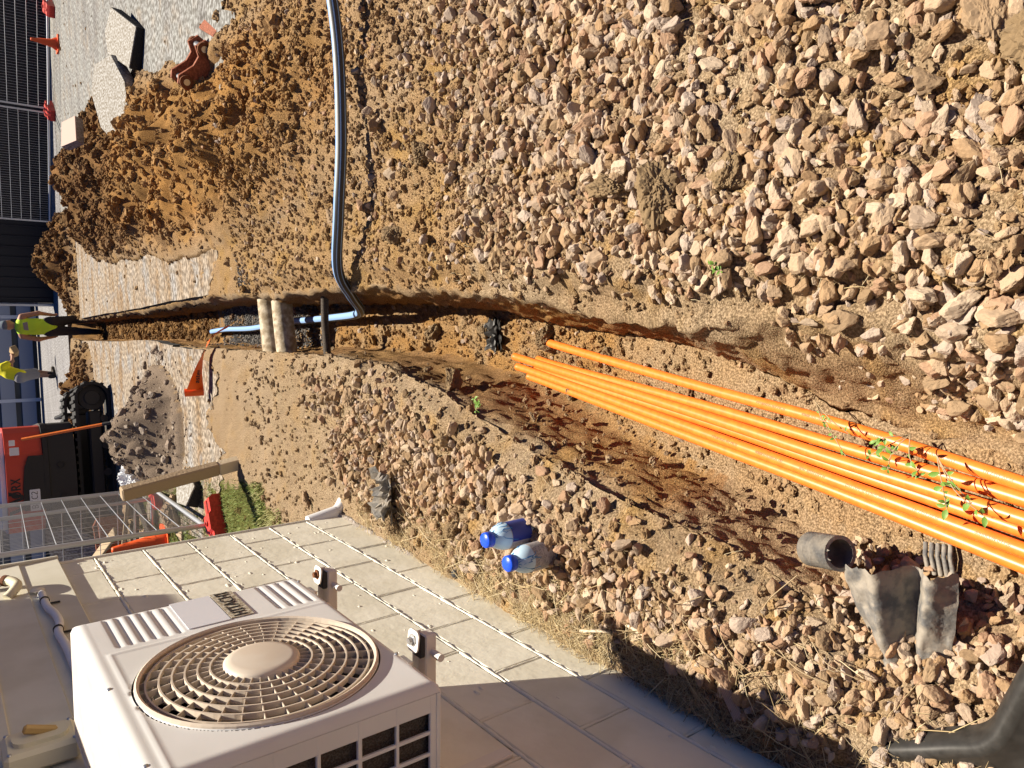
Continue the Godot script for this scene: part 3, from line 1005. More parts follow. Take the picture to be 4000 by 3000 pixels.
func build_wall_fittings() -> void:
	var wb := wall_basis()
	# grey-white conduit clipped along the cladding
	var c := thing("wall_conduit", "thin white bent conduit clipped along the cladding behind the air conditioner", "conduit", wp(2.33, 1.35, 0.03))
	var inv := c.transform.affine_inverse()
	var st := new_st()
	var path := []
	for p in [[2.335, 1.352, 0.012], [2.315, 1.352, 0.032], [2.26, 1.354, 0.036], [2.14, 1.352, 0.036], [2.05, 1.338, 0.036], [1.95, 1.336, 0.036], [1.86, 1.350, 0.036], [1.72, 1.343, 0.036], [1.5, 1.343, 0.036], [1.2, 1.343, 0.036]]:
		path.append(inv * wp(p[0], p[1], p[2]))
	tube(st, spline(path, 6), 0.0135, 14)
	done(st, "tube", M.white_pvc, c)
	for s in [2.215, 1.895]:
		st = new_st()
		var y := 1.353 if s > 2.0 else 1.347
		lathe(st, [Vector2(0.0146, -0.006), Vector2(0.0162, -0.006), Vector2(0.0162, 0.006), Vector2(0.0146, 0.006)], Transform3D(wb * Basis(Vector3.FORWARD, PI / 2), inv * wp(s, y, 0.036)), 18, false)
		box_at(st, inv * wp(s, y - 0.032, 0.022), Vector3(0.012, 0.036, 0.004), 0.001, wb)
		done(st, "clip", M.rubber, c)
	# round cover where it enters
	st = new_st()
	lathe(st, [Vector2(0.0005, 0.006), Vector2(0.022, 0.005), Vector2(0.026, 0.0)], Transform3D(wb * Basis(Vector3.RIGHT, PI / 2), wp(2.39, 1.36, 0.024)), 20)
	done(st, "wall_cap", M.mortar, get_node("house"))
	# corrugated cream hose near the corner
	var h := thing("drain_hose", "ribbed cream flexible hose curving on the cladding near the house corner", "hose", wp(2.5, 1.45, 0.06))
	inv = h.transform.affine_inverse()
	var hp := spline([inv * wp(2.55, 1.60, 0.035), inv * wp(2.52, 1.50, 0.04), inv * wp(2.50, 1.45, 0.05), inv * wp(2.44, 1.425, 0.05), inv * wp(2.40, 1.43, 0.045), inv * wp(2.375, 1.46, 0.02)], 14)
	var rad := []
	for i in hp.size():
		rad.append(0.019 if i % 2 == 0 else 0.0165)
	st = new_st()
	tube(st, hp, rad, 14)
	done(st, "hose", M.cream_plastic, h)
	st = new_st()
	lathe(st, [Vector2(0.020, -0.008), Vector2(0.022, -0.008), Vector2(0.022, 0.008), Vector2(0.020, 0.008)], Transform3D(wb * Basis(Vector3.FORWARD, 0.9), hp[26]), 16, false)
	done(st, "saddle", M.rust, h)
	# isolator switch on its box
	var iso := thing("isolator_switch", "cream plastic isolator switch box on the cladding beside the air conditioner", "switch", wp(1.09, 1.48, 0.0))
	iso.basis = wb
	st = new_st()
	cbox(st, Transform3D(Basis(), Vector3(0, 0, 0.052)), Vector3(0.125, 0.16, 0.055), 0.010)
	var body := done(st, "body", M.cream_plastic, iso)
	for k in [[-0.05, 0.068], [0.05, 0.068], [-0.05, -0.068], [0.05, -0.068]]:
		st = new_st()
		lathe(st, [Vector2(0.0005, 0.002), Vector2(0.005, 0.0015), Vector2(0.0055, -0.001)], Transform3D(Basis(Vector3.RIGHT, PI / 2), Vector3(k[0], k[1], 0.080)), 12)
		done(st, "screw", M.steel, body)
	st = new_st()
	prism(st, panel_outline(0.07, 0.12, 0.03), 0.012, Transform3D(Basis(), Vector3(0, 0, 0.0785)))
	done(st, "switch_plate", M.cream_plastic, iso)
	st = new_st()
	cbox(st, Transform3D(Basis(Vector3.RIGHT, 0.35), Vector3(0, 0.0, 0.098)), Vector3(0.016, 0.075, 0.022), 0.005)
	done(st, "lever", tri_map(mat(lin(0.42, 0.27, 0.10), 0.5), 4.0), iso)
	# meter box below it, out at the edge of the picture
	var pipe := thing("downpipe", "white plastic downpipe outlet at the foot of the house corner", "pipe", wp(2.79, -0.13, 0.03))
	inv = pipe.transform.affine_inverse()
	st = new_st()
	tube(st, [inv * wp(2.80, 0.06, -0.02), inv * wp(2.80, -0.10, 0.01)], 0.041, 20)
	done(st, "socket", M.white_pvc, pipe)
	st = new_st()
	tube(st, spline([inv * wp(2.80, -0.08, 0.005), inv * wp(2.81, -0.13, 0.03), inv * wp(2.83, -0.17, 0.08), inv * wp(2.85, -0.20, 0.15)], 6), 0.036, 20)
	done(st, "elbow", M.white_pvc, pipe)

# ---------------------------------------------------------------- stones and soil lumps
var rock_meshes := []
var clod_meshes := []

func ico(level: int) -> Array:
	var t := (1.0 + sqrt(5.0)) / 2.0
	var v := []
	for p in [[-1, t, 0], [1, t, 0], [-1, -t, 0], [1, -t, 0], [0, -1, t], [0, 1, t], [0, -1, -t], [0, 1, -t], [t, 0, -1], [t, 0, 1], [-t, 0, -1], [-t, 0, 1]]:
		v.append(Vector3(p[0], p[1], p[2]).normalized())
	var f := [[0, 11, 5], [0, 5, 1], [0, 1, 7], [0, 7, 10], [0, 10, 11], [1, 5, 9], [5, 11, 4], [11, 10, 2], [10, 7, 6], [7, 1, 8], [3, 9, 4], [3, 4, 2], [3, 2, 6], [3, 6, 8], [3, 8, 9], [4, 9, 5], [2, 4, 11], [6, 2, 10], [8, 6, 7], [9, 8, 1]]
	for l in level:
		var cache := {}
		var nf := []
		var midp := func(a: int, b: int) -> int:
			var key := Vector2i(mini(a, b), maxi(a, b))
			if not cache.has(key):
				cache[key] = v.size()
				v.append(((v[a] + v[b]) / 2).normalized())
			return cache[key]
		for q in f:
			var a: int = midp.call(q[0], q[1]); var b: int = midp.call(q[1], q[2]); var c: int = midp.call(q[2], q[0])
			nf.append([q[0], a, c]); nf.append([q[1], b, a]); nf.append([q[2], c, b]); nf.append([a, b, c])
		f = nf
	return [v, f]

# broken stone: a ball cut by planes, its faces roughened
func rock(seed_n: int, level: int, cuts: int, rough: float, lumpy: float) -> ArrayMesh:
	var r := RandomNumberGenerator.new()
	r.seed = seed_n
	var g := ico(level)
	var planes := []
	for i in cuts:
		var n := Vector3(r.randfn(), r.randfn(), r.randfn()).normalized()
		planes.append([n, r.randf_range(0.48, 0.80)])
	var noise := FastNoiseLite.new()
	noise.seed = seed_n * 3 + 1
	noise.frequency = 1.6
	noise.fractal_octaves = 4
	var pts := []
	for d in g[0]:
		var rad := 1.0
		for p in planes:
			var k: float = d.dot(p[0])
			if k > 0.05:
				rad = minf(rad, p[1] / k)
		rad *= 1.0 + lumpy * noise.get_noise_3dv(d * 0.9) + rough * noise.get_noise_3dv(d * 5.0)
		pts.append(d * rad)
	var st := new_st()
	st.set_smooth_group(-1)
	for q in g[1]:
		tri(st, pts[q[0]], pts[q[2]], pts[q[1]])
	st.generate_normals()
	return st.commit()

func in_view(p: Vector3, margin: float) -> bool:
	var v := cam_basis.inverse() * (p - cam_pos)
	if v.z > -0.1:
		return false
	return absf(v.x / -v.z) < 0.6925 + margin and absf(v.y / -v.z) < 0.5195 + margin

func build_stones() -> void:
	for i in 18:
		rock_meshes.append(rock(100 + i, 3, 10 + i % 6, 0.05, 0.13))
	for i in 8:
		clod_meshes.append(rock(300 + i, 2, 4, 0.32, 0.55))
	var tones := [[0.441, 0.312, 0.199], [0.505, 0.373, 0.251], [0.402, 0.269, 0.154], [0.467, 0.361, 0.268], [0.570, 0.453, 0.331], [0.441, 0.288, 0.188], [0.350, 0.245, 0.148], [0.492, 0.398, 0.325]]
	var list := []      # [pos, size, mesh, tone, area]
	# where broken stone lies: density per square metre and size
	var zones := [
		# u0, u1, x0, x1 (relative), per m2, smin, smax, name
		["right", 0.15, 3.4, -0.25, 2.4, 3300.0],
		["left", 0.2, 4.9, -1.2, 0.2, 3300.0]]
	for zn in zones:
		var count := int((zn[2] - zn[1]) * (zn[4] - zn[3]) * zn[5])
		for i in count:
			var u := rng.randf_range(zn[1], zn[2])
			var x := rng.randf_range(zn[3], zn[4])
			var pick := rng.randf()
			var big := rng.randf()
			var t := trench_at(u)
			var keep := 0.0
			if zn[0] == "right":
				if x < t[3] + 0.03 and (u > 1.12 or x < t[2] + 0.05) or x > 1.0 + 0.62 * u:
					continue
				# thick near the photographer, thinning out with distance and towards the trench lip
				keep = clampf(1.25 - smoothstep(1.45, 2.55, u - x * 0.22) * 1.19, 0.05, 1.0) * lerpf(smoothstep(t[3] + 0.02, t[3] + 0.20, x + 0.1 * n_big.get_noise_2d(x * 4.0, u * 4.0)), 0.85, 1.0 - smoothstep(0.95, 1.15, u))
				keep *= clampf(1.15 + n_mid.get_noise_2d(x * 0.8 + 3.0, u * 0.8) * 1.6, 0.15, 1.0)
				# earthier towards the right-hand corner
				if x > 0.30 + u * 0.35 and u < 1.4:
					keep *= 0.75
			else:
				if x > t[0] - 0.01 or x < wall_x(u) + 0.045 and u < 3.9:
					if not (u < 1.05 and x > t[0] - 0.01 and x < t[1] - 0.02):
						continue
				var dw := x - wall_x(u)
				keep = smoothstep(0.05, 0.22, dw + 0.12 * n_mid.get_noise_2d(x, u))
				if u > 1.15:
					keep *= 1.0 - smoothstep(t[0] - 0.28, t[0] - 0.02, x + 0.12 * n_mid.get_noise_2d(x * 2, u * 2)) * 0.97
				keep *= 1.0 - smoothstep(3.3, 4.6, u - x * 0.5)
				if u > 2.3:
					keep *= clampf(0.75 + n_mid.get_noise_2d(x, u + 20.0) * 1.5, 0.1, 1.0)
			if pick > keep:
				continue
			var size := (lerpf(0.010, 0.025, big * big * 1.2) if big < 0.90 else rng.randf_range(0.024, 0.036)) * (1.02 if zn[0] == "right" and u < 2.0 else 0.95)
			list.append([x, u, size, false])
	# scattered single stones on the spoil and the trench floor
	for i in 900:
		var u := rng.randf_range(1.4, 5.8)
		var x := rng.randf_range(-0.3, 2.6)
		var t := trench_at(u)
		if x < t[1] + 0.02 or (x > t[2] - 0.02 and x < t[3] + 0.02):
			continue
		if x < t[2] and u < 2.2 and rng.randf() < 0.75:
			continue
		list.append([x, u, rng.randf_range(0.007, 0.02), rng.randf() < 0.5])
	print("stones wanted ", list.size())
	var made := []
	for s in list:
		var x: float = s[0]
		var u: float = s[1]
		var size: float = s[2]
		var y := terrain(x, -u) + size * rng.randf_range(0.0, 0.9)
		var b := Basis(Vector3(rng.randfn(), rng.randfn(), rng.randfn()).normalized(), rng.randf() * TAU) * Basis.from_scale(Vector3(rng.randf_range(0.95, 1.5), rng.randf_range(0.8, 1.05), rng.randf_range(0.55, 0.85)))
		var p := Vector3(x, y, -u)
		made.append([p, b.scaled(Vector3.ONE * size), rng.randi() % rock_meshes.size(), rng.randi() % tones.size(), size / p.distance_to(cam_pos), size, s[3]])
	var visible_list := made.filter(func(m): return in_view(m[0], 0.0) and not m[6])
	visible_list.sort_custom(func(a, b): return a[4] > b[4])
	var chosen := {}
	var names := ["tan", "light tan", "ochre brown", "greyish tan", "pale cream", "reddish tan", "dull brown", "pale grey"]
	var marks := [
		[0.52, 1.37, "beside the biggest clod"], [0.66, 0.53, "round the long ochre rock"], [-0.05, 0.85, "next to the outer orange conduit's near end"], [0.30, 1.55, "by the right lip of the trench"],
		[0.25, 0.95, "in the rubble between the conduits and the biggest clod"], [0.85, 1.0, "right of the biggest clod at the photo edge"], [0.80, 1.75, "in the rubble behind the biggest clod"], [0.50, 1.95, "behind the blocky clod, towards the bare soil"],
		[0.35, 0.62, "nearest the photographer, right of the conduits"], [1.25, 1.7, "at the far right of the rubble"], [0.5, 0.85, "in front of the biggest clod"], [0.05, 1.15, "where the bare sand meets the rubble"],
		[-0.60, 0.90, "beside the torn plastic sheet"], [-0.72, 0.70, "inside the curl of the black edging"], [-0.75, 1.15, "in the near rubble by the wall shadow"], [-0.55, 1.15, "behind the corrugated drain end"],
		[-0.62, 1.55, "on the bank between bottles and drain end"], [-0.56, 2.0, "round the two bottles"], [-0.55, 2.6, "between the bottles and the house corner"], [-0.50, 0.72, "under the house side conduit"]]
	for i in mini(300, visible_list.size()):
		var m: Array = visible_list[i]
		chosen[m] = true
		var o := mesh_node("stone", rock_meshes[m[2]], M.stone_tones[m[3]])
		o.transform = Transform3D(m[1], m[0])
		var mark := ""
		var best := 1e9
		for l in marks:
			var d := Vector2(m[0].x - l[0], -m[0].z - l[1]).length()
			if d < best:
				best = d
				mark = l[2]
		var sz: Vector3 = m[1].get_scale()
		var lengthy: float = maxf(sz.x, maxf(sz.y, sz.z)) / minf(sz.x, minf(sz.y, sz.z))
		var shape := "long flat" if lengthy > 2.15 else ("squat blocky" if lengthy < 1.55 else "angular")
		var words := "%s%s %s stone %s" % ["big " if m[5] > 0.033 else "", shape, names[m[3]], mark]
		tag(o, words, "stone", "loose broken stones either side of the trench")
	var rest := made.filter(func(m): return not chosen.has(m))
	scatter("rubble", rest, rock_meshes, tones, M.stone, "small pale broken stones strewn thickly over the ground beside the trench", "rubble")
	# crumbs and clods of soil
	var soil := []
	var soil_tones := [[0.310, 0.190, 0.086], [0.368, 0.241, 0.115], [0.276, 0.167, 0.081], [0.356, 0.259, 0.155], [0.391, 0.276, 0.149], [0.230, 0.127, 0.063], [0.138, 0.086, 0.048], [0.172, 0.101, 0.054]]
	for i in 150000:
		var u := 0.25 + pow(rng.randf(), 1.35) * 17.0
		var t := trench_at(u)
		var x := rng.randf_range(-1.0 - 0.1 * u, 1.1 + 0.58 * u)
		var h := heaps(x, u)
		var keep := 0.0
		if x > t[1] and x < t[2]:
			keep = 0.30 if u < 2.0 else 1.0
			if u > 5.4 and u < 7.9:
				keep = 0.1
		elif x >= t[0] and x <= t[3]:
			keep = 0.5 if u > 1.2 and u < 6.0 else 0.0
		elif gravel_heap(x, u) > 0.005:
			keep = 0.0
		elif h > 0.015:
			keep = 1.0
		elif on_slab(x, u, t) > 0.5:
			keep = 0.012
		elif x > t[3]:
			keep = 0.85 if u > 2.0 else 0.30
		elif x > wall_x(u) + 0.03 or u > 4.0:
			keep = 0.35
		if rng.randf() > keep:
			continue
		var size := 0.0028 + 0.016 * pow(rng.randf(), 4.5) * (1.0 + (0.9 if h > 0.1 else 0.0))
		if u > 5.0:
			size *= minf(1.0 + (u - 5.0) * 0.25, 2.2)
		if rng.randf() < 0.012 and u > 1.8:
			size *= 2.2
		var p := Vector3(x, terrain(x, -u) + size * rng.randf_range(-0.1, 0.5), -u)
		if not in_view(p, 0.12):
			continue
		var tn := rng.randi() % 6
		if u > 8.5 and rng.randf() < 0.75:
			tn = 5 + rng.randi() % 3
		var b := Basis(Vector3(rng.randfn(), rng.randfn(), rng.randfn()).normalized(), rng.randf() * TAU) * Basis.from_scale(Vector3(rng.randf_range(0.9, 1.4), rng.randf_range(0.7, 1.0), rng.randf_range(0.7, 1.0)) * size)
		var base_tone := soil_tone(x, u, t, 0.0)
		var own: Array = soil_tones[tn]
		soil.append([p, b, rng.randi() % clod_meshes.size(), base_tone.lerp(Color(own[0], own[1], own[2]), 0.35)])
	print("clods ", soil.size())
	scatter("soil_clods", soil, clod_meshes, soil_tones, M.clod, "brown crumbs and clods of dug soil over the heaps and trench floor", "soil")
	# blue-metal gravel in the trench
	var gravel := []
	for i in 5200:
		var u := rng.randf_range(4.75, 8.0)
		var t := trench_at(u)
		var x := rng.randf_range(t[1] - 0.01, t[2] + 0.01)
		if absf(u - 6.4) > 1.25 + 0.5 * n_mid.get_noise_2d(x * 2, u):
			continue
		var size := rng.randf_range(0.005, 0.011)
		var b := Basis(Vector3(rng.randfn(), rng.randfn(), rng.randfn()).normalized(), rng.randf() * TAU).scaled(Vector3.ONE * size)
		gravel.append([Vector3(x, terrain(x, -u) + rng.randf_range(0.0, 0.012), -u), b, rng.randi() % rock_meshes.size(), rng.randi() % 4])
	for i in 700:   # spilt patch on the right lip
		var u := rng.randfn(5.75, 0.16)
		var x: float = trench_at(u)[3] + 0.06 + absf(rng.randfn(0.0, 0.10))
		var size := rng.randf_range(0.004, 0.009)
		gravel.append([Vector3(x, terrain(x, -u) + 0.006, -u), Basis(Vector3.UP, rng.randf() * TAU).scaled(Vector3.ONE * size), rng.randi() % rock_meshes.size(), rng.randi() % 4])
	scatter("gravel", gravel, rock_meshes, [[0.20, 0.195, 0.19], [0.13, 0.13, 0.135], [0.30, 0.29, 0.28], [0.10, 0.10, 0.105]], M.stone, "dark grey crushed gravel on the trench floor under the pipes", "gravel")
	# a few big lumps one can pick out
	var lumps := [
		# x, u, size, squash, stone?, label
		[0.52, 1.37, 0.088, Vector3(1.15, 0.8, 0.9), false, "biggest round clod of grey brown soil in the stones"],
		[0.585, 1.58, 0.066, Vector3(0.75, 0.75, 1.35), false, "blocky slab-like clod of soil behind the biggest clod"],
		[0.50, 1.14, 0.05, Vector3(1.2, 0.6, 1.0), false, "dark flat clod in the shade in front of the biggest clod"],
		[0.66, 0.53, 0.052, Vector3(1.5, 0.75, 0.8), true, "long rounded ochre rock at the photo's edge right of the trench"],
		[0.60, 0.44, 0.07, Vector3(1.2, 0.55, 1.0), false, "broad flat clod beside the long ochre rock"],
		[0.735, 3.02, 0.055, Vector3(1.0, 0.8, 0.9), false, "grey clod sitting alone where the blue pipe's shadow ends"],
		[0.95, 3.70, 0.06, Vector3(1.3, 0.6, 1.0), true, "flat pale rock half under the black and blue pipe"],
		[1.03, 2.74, 0.055, Vector3(1.0, 0.9, 1.0), false, "craggy clod on the soil right of the pipe shadow"],
		[-0.60, 2.62, 0.045, Vector3(1.2, 0.8, 0.8), false, "ochre lump of soil beside the wall near the bottles"],
		[-0.52, 3.35, 0.05, Vector3(1.1, 0.7, 0.9), false, "brown crumbly lump at the foot of the house corner"],
		[-0.64, 3.18, 0.055, Vector3(1.1, 0.8, 0.8), false, "brown lump against the wall beside the torn plastic scrap"],
		[0.02, 2.83, 0.06, Vector3(1.2, 0.75, 0.9), false, "earthy rock at the buried end of the conduits"],
		[0.16, 2.50, 0.042, Vector3(1.0, 0.9, 0.9), false, "round brown clod on the end of the outer conduit"],
		[0.20, 2.52, 0.05, Vector3(0.8, 0.9, 1.2), false, "dark clod in the shaded trench edge beside the conduit end"],
		[0.10, 2.10, 0.026, Vector3(1.1, 0.8, 1.0), false, "small dark clod on the smooth sand right of the conduits"],
		[0.33, 3.55, 0.055, Vector3(1.0, 0.8, 0.9), false, "clod on the trench floor left of the blue pipe"],
		[0.28, 3.05, 0.05, Vector3(1.1, 0.8, 0.8), false, "clod against the left trench wall"],
		[-0.05, 2.35, 0.036, Vector3(1.0, 0.7, 1.0), false, "small clod on top of the left trench lip"],
		[-0.02, 3.62, 0.06, Vector3(1.2, 0.5, 0.9), true, "flat brown rock on the ground left of the trench"],
		[-0.62, 4.4, 0.05, Vector3(1.4, 0.6, 0.8), true, "slabby brown rock on the dry grass at the house corner"]]
	for l in lumps:
		var o := mesh_node("rock" if l[4] else "soil_clod", rock(int(l[0] * 1000) + 7777, 4, 9 if l[4] else 7, 0.10 if l[4] else 0.16, 0.3), M.stone_tones[6] if l[4] else M.dirt_lump)
		var yy := terrain(l[0], -l[1])
		o.transform = Transform3D(Basis(Vector3.UP, rng.randf() * 3.0) * Basis.from_scale(l[3] * l[2]), Vector3(l[0], yy + l[2] * l[3].y * 0.55, -l[1]))
		tag(o, l[5], "rock" if l[4] else "clod")

func scatter(called: String, list: Array, meshes: Array, tones: Array, material: Material, label: String, category: String) -> void:
	var root := thing(called, label, category)
	root.set_meta("kind", "stuff")
	for k in meshes.size():
		var mine := list.filter(func(m): return m[2] == k)
		if mine.is_empty():
			continue
		var mm := MultiMesh.new()
		mm.transform_format = MultiMesh.TRANSFORM_3D
		mm.use_colors = true
		mm.mesh = meshes[k]
		mm.instance_count = mine.size()
		for i in mine.size():
			mm.set_instance_transform(i, Transform3D(mine[i][1], mine[i][0]))
			var pick = mine[i][3]
			var c: Array = [pick.r, pick.g, pick.b] if pick is Color else tones[pick]
			var v := rng.randf_range(0.86, 1.12)
			mm.set_instance_color(i, Color(c[0] * v, c[1] * v, c[2] * v))
		var o := MultiMeshInstance3D.new()
		o.multimesh = mm
		o.material_override = material
		o.name = "pieces"
		o.set_meta("kind", "stuff")
		root.add_child(o, true)

# ---------------------------------------------------------------- orange conduits
func build_conduits() -> void:
	var runs := [
		# lift above floor, points (x, u) far to near
		["orange plastic conduit lying apart from the bundle, nearest the stones, with printed text", 0.018, [[0.19, 2.56], [0.14, 2.36], [-0.05, 1.58], [-0.17, 1.06], [-0.30, 0.60], [-0.42, 0.2], [-0.56, -0.3]]],
		["orange conduit, second from the stones, on the trench floor beside the outer one", 0.018, [[0.105, 2.60], [0.06, 2.40], [-0.11, 1.59], [-0.23, 1.06], [-0.335, 0.60], [-0.455, 0.2], [-0.59, -0.3]]],
		["orange conduit in the bundle, upper pipe third from the stones", 0.047, [[0.13, 2.76], [0.09, 2.59], [-0.135, 1.60], [-0.262, 1.07], [-0.372, 0.60], [-0.48, 0.2], [-0.62, -0.3]]],
		["orange conduit sunk between the two upper pipes of the bundle", 0.018, [[0.06, 2.62], [0.02, 2.43], [-0.162, 1.60], [-0.290, 1.07], [-0.404, 0.61], [-0.515, 0.2], [-0.65, -0.3]]],
		["orange conduit in the bundle, upper pipe second from the house side", 0.047, [[0.08, 2.74], [0.04, 2.57], [-0.195, 1.59], [-0.322, 1.07], [-0.440, 0.61], [-0.555, 0.2], [-0.69, -0.3]]],
		["orange conduit at the house side of the bundle, against the trench bank", 0.022, [[0.03, 2.68], [-0.008, 2.52], [-0.232, 1.60], [-0.360, 1.07], [-0.485, 0.61], [-0.60, 0.2], [-0.74, -0.3]]]]
	for r in runs.size():
		var run: Array = runs[r]
		var pts := []
		for p in run[2]:
			var fl: float = trench_at(p[1])[4]
			pts.append(Vector3(p[0], fl + run[1] + (0.0 if p[1] < 2.45 else -0.012), -p[1]))
		var o := thing("orange_conduit", run[0], "pipe", pts[-1], 0.0, "orange conduits in the trench")
		var local := []
		for p in spline(pts, 12):
			local.append(p - pts[-1])
		var st := new_st()
		tube(st, local, 0.0178, 20)
		done(st, "pipe", M.orange, o)
		if r == 0 or r == 4:     # printed lines along the pipe
			var words := ["PIPEMAKERS BEP PVC-U", "40MM ELECTRICAL HD", "0/60 30S10 LB/1 @", "(ISO TYPE S) AS/NZS 2053", "LN 2351 20:38", "40HDCON 09356"]
			var start := 30 if r == 0 else 26
			for w in words.size():
				var i: int = mini(start + w * 4, local.size() - 3)
				var a: Vector3 = local[i]; var b: Vector3 = local[i + 1]
				var along := (b - a).normalized()
				var face: Vector3 = (cam_pos - (a + pts[-1])).normalized()
				face = (face - along * face.dot(along)).normalized()
				var upv: Vector3 = face.cross(along).normalized()
				var x := along
				if upv.dot(Vector3.RIGHT) < 0:
					pass
				letters(o, "print", words[w], 0.0075, Transform3D(Basis(x, upv, face), a.lerp(b, 0.5) + face * 0.0176), M.pipe_ink, false, 1.0)

# ---------------------------------------------------------------- things in and over the trench
func build_trench_things() -> void:
	# blue-striped black water pipe, bending up out of the trench and over the right bank
	var pts := [Vector3(0.735, -0.66, -7.9), Vector3(0.70, -0.62, -7.3), Vector3(0.63, -0.59, -6.47), Vector3(0.60, -0.56, -5.7), Vector3(0.56, -0.545, -5.15), Vector3(0.53, -0.54, -4.7), Vector3(0.505, -0.50, -4.30), Vector3(0.51, -0.40, -4.05), Vector3(0.56, -0.22, -3.80), Vector3(0.66, -0.05, -3.58), Vector3(0.90, 0.03, -3.36), Vector3(1.25, 0.04, -3.26), Vector3(1.7, 0.06, -3.20), Vector3(2.2, 0.12, -3.18), Vector3(2.8, 0.16, -3.20), Vector3(3.6, 0.05, -3.4)]
	var path := spline(pts, 9)
	var wpipe := thing("water_pipe", "black polyethylene pipe with blue stripes curving out of the trench over the bank", "pipe", pts[2])
	var local := []
	for p in path:
		local.append(p - pts[2])
	var st := new_st()
	tube(st, local, 0.0275, 24)
	done(st, "pipe", M.poly, wpipe)
	# stripes: thin ribs let into the wall of the pipe
	for band in [[1.57, 0.78], [3.1, 0.10], [3.9, 0.10], [4.7, 0.10], [5.5, 0.10], [0.05, 0.10]]:
		var a: float = band[0]
		st = new_st()
		var strip := []
		var n := local.size()
		var prev_side := Vector3.ZERO
		for i in n:
			var dirv: Vector3 = (local[mini(i + 1, n - 1)] - local[maxi(i - 1, 0)]).normalized()
			var side := prev_side - dirv * prev_side.dot(dirv)
			if side.length() < 0.01:
				side = dirv.cross(Vector3.UP)
			side = side.normalized()
			prev_side = side
			var up := side.cross(dirv).normalized()
			var row := []
			for k in 8:
				var aa: float = a + (k - 3.5) / 3.5 * band[1]
				row.append(local[i] + (side * cos(aa) + up * sin(aa)) * 0.0279)
			strip.append(row)
		st.set_smooth_group(1)
		for i in n - 1:
			for k in 7:
				quad(st, strip[i][k], strip[i + 1][k], strip[i + 1][k + 1], strip[i][k + 1])
		done(st, "stripe", M.poly_blue, wpipe)
	# two old pale pipes and a small dark one crossing the trench
	for k in 2:
		var u: float = [5.42, 5.16][k]
		var t := trench_at(u)
		var o := thing("crossing_pipe", ["pale earthenware pipe crossing the trench, farther of the pair", "pale earthenware pipe crossing the trench, nearer of the pair"][k], "pipe", Vector3((t[0] + t[3]) / 2, -0.36, -u), 0.0, "old pipes across the trench")
		st = new_st()
		tube(st, [Vector3(-0.32, -0.005, 0.02), Vector3(-0.1, 0, 0), Vector3(0.3, 0.005, -0.03)], 0.078 if k == 0 else 0.072, 22)
		done(st, "pipe", M.old_pipe, o)
	var t2 := trench_at(4.36)
	var d := thing("iron_pipe", "thin dark old iron pipe crossing the trench in front of the pale pair", "pipe", Vector3((t2[0] + t2[3]) / 2, -0.31, -4.36))
	st = new_st()
	tube(st, [Vector3(-0.22, -0.012, -0.02), Vector3(0.0, 0, 0), Vector3(0.20, 0.01, 0.05)], 0.024, 14)
	done(st, "pipe", M.old_iron, d)
	# orange warning tape: crumpled ends in the trench and a part roll on the left lip
	M.tape = mat(lin(0.85, 0.13, 0.012), 0.4)
	M.tape.backlight = Color(0.4, 0.1, 0.02)
	var tape := thing("warning_tape", "crumpled orange warning tape behind the pale pipes in the trench", "tape", Vector3(0.62, -0.60, -5.75))
	st = new_st()
	st.set_smooth_group(0)
	var prev := []
	for i in 26:
		var f := i / 25.0
		var c := Vector3(-0.18 + 0.38 * f, 0.05 + 0.10 * sin(f * 5.0), 0.10 * sin(f * 7.0))
		var w := Vector3(0.02 * sin(f * 9.0), 0.07 + 0.02 * sin(f * 11.0), 0.03)
		if prev:
			quad(st, prev[0], c - w, c + w, prev[1])
		prev = [c - w, c + w]
	done(st, "strip", M.tape, tape)
	var roll := thing("tape_roll", "part roll of orange warning tape unwinding into the trench from the left lip", "tape", Vector3(0.20, -0.205, -6.62))
	st = new_st()
	lathe(st, [Vector2(0.022, -0.075), Vector2(0.034, -0.075), Vector2(0.034, 0.075), Vector2(0.022, 0.075), Vector2(0.022, -0.075)], Transform3D(Basis(Vector3.RIGHT, -0.35) , Vector3(-0.10, 0.10, 0.0)), 24, false)
	done(st, "roll", M.tape, roll)
	st = new_st()
	st.set_smooth_group(0)
	prev = []
	for i in 24:
		var f := i / 23.0
		var c := Vector3(-0.08 + 0.40 * f, 0.10 - 0.09 * f + 0.02 * sin(f * PI), 0.035 + 0.16 * f)
		var w := Vector3(0.0, 0.074, 0.02).rotated(Vector3.RIGHT, f * 1.25) * (1.0 - 0.55 * f)
		if prev:
			quad(st, prev[0], c - w, c + w, prev[1])
		prev = [c - w, c + w]
	for i in 12:
		var f := i / 11.0
		var c := Vector3(0.32 + 0.10 * f, 0.01 - 0.10 * f * f, 0.195 + 0.22 * f)
		var w := Vector3(0.01, 0.0, 0.034)
		quad(st, prev[0], c - w, c + w, prev[1])
		prev = [c - w, c + w]
	var strip2 := done(st, "strip", M.tape, roll)
	letters(strip2, "lettering", "aster", 0.036, Transform3D(Basis(Vector3(0.93, -0.05, 0.36).normalized(), Vector3(-0.02, 0.99, 0.1), Vector3(-0.36, -0.1, 0.93)), Vector3(0.03, 0.085, 0.085)), M.ink, true)
	# scrap of black film on the floor
	var film := thing("plastic_scrap", "crumpled black plastic scrap on the trench floor", "scrap", Vector3(0.25, terrain(0.25, -2.95), -2.95))
	film.add_child(crumple("film", 0.07, 0.03, 3, M.black_plastic), true)

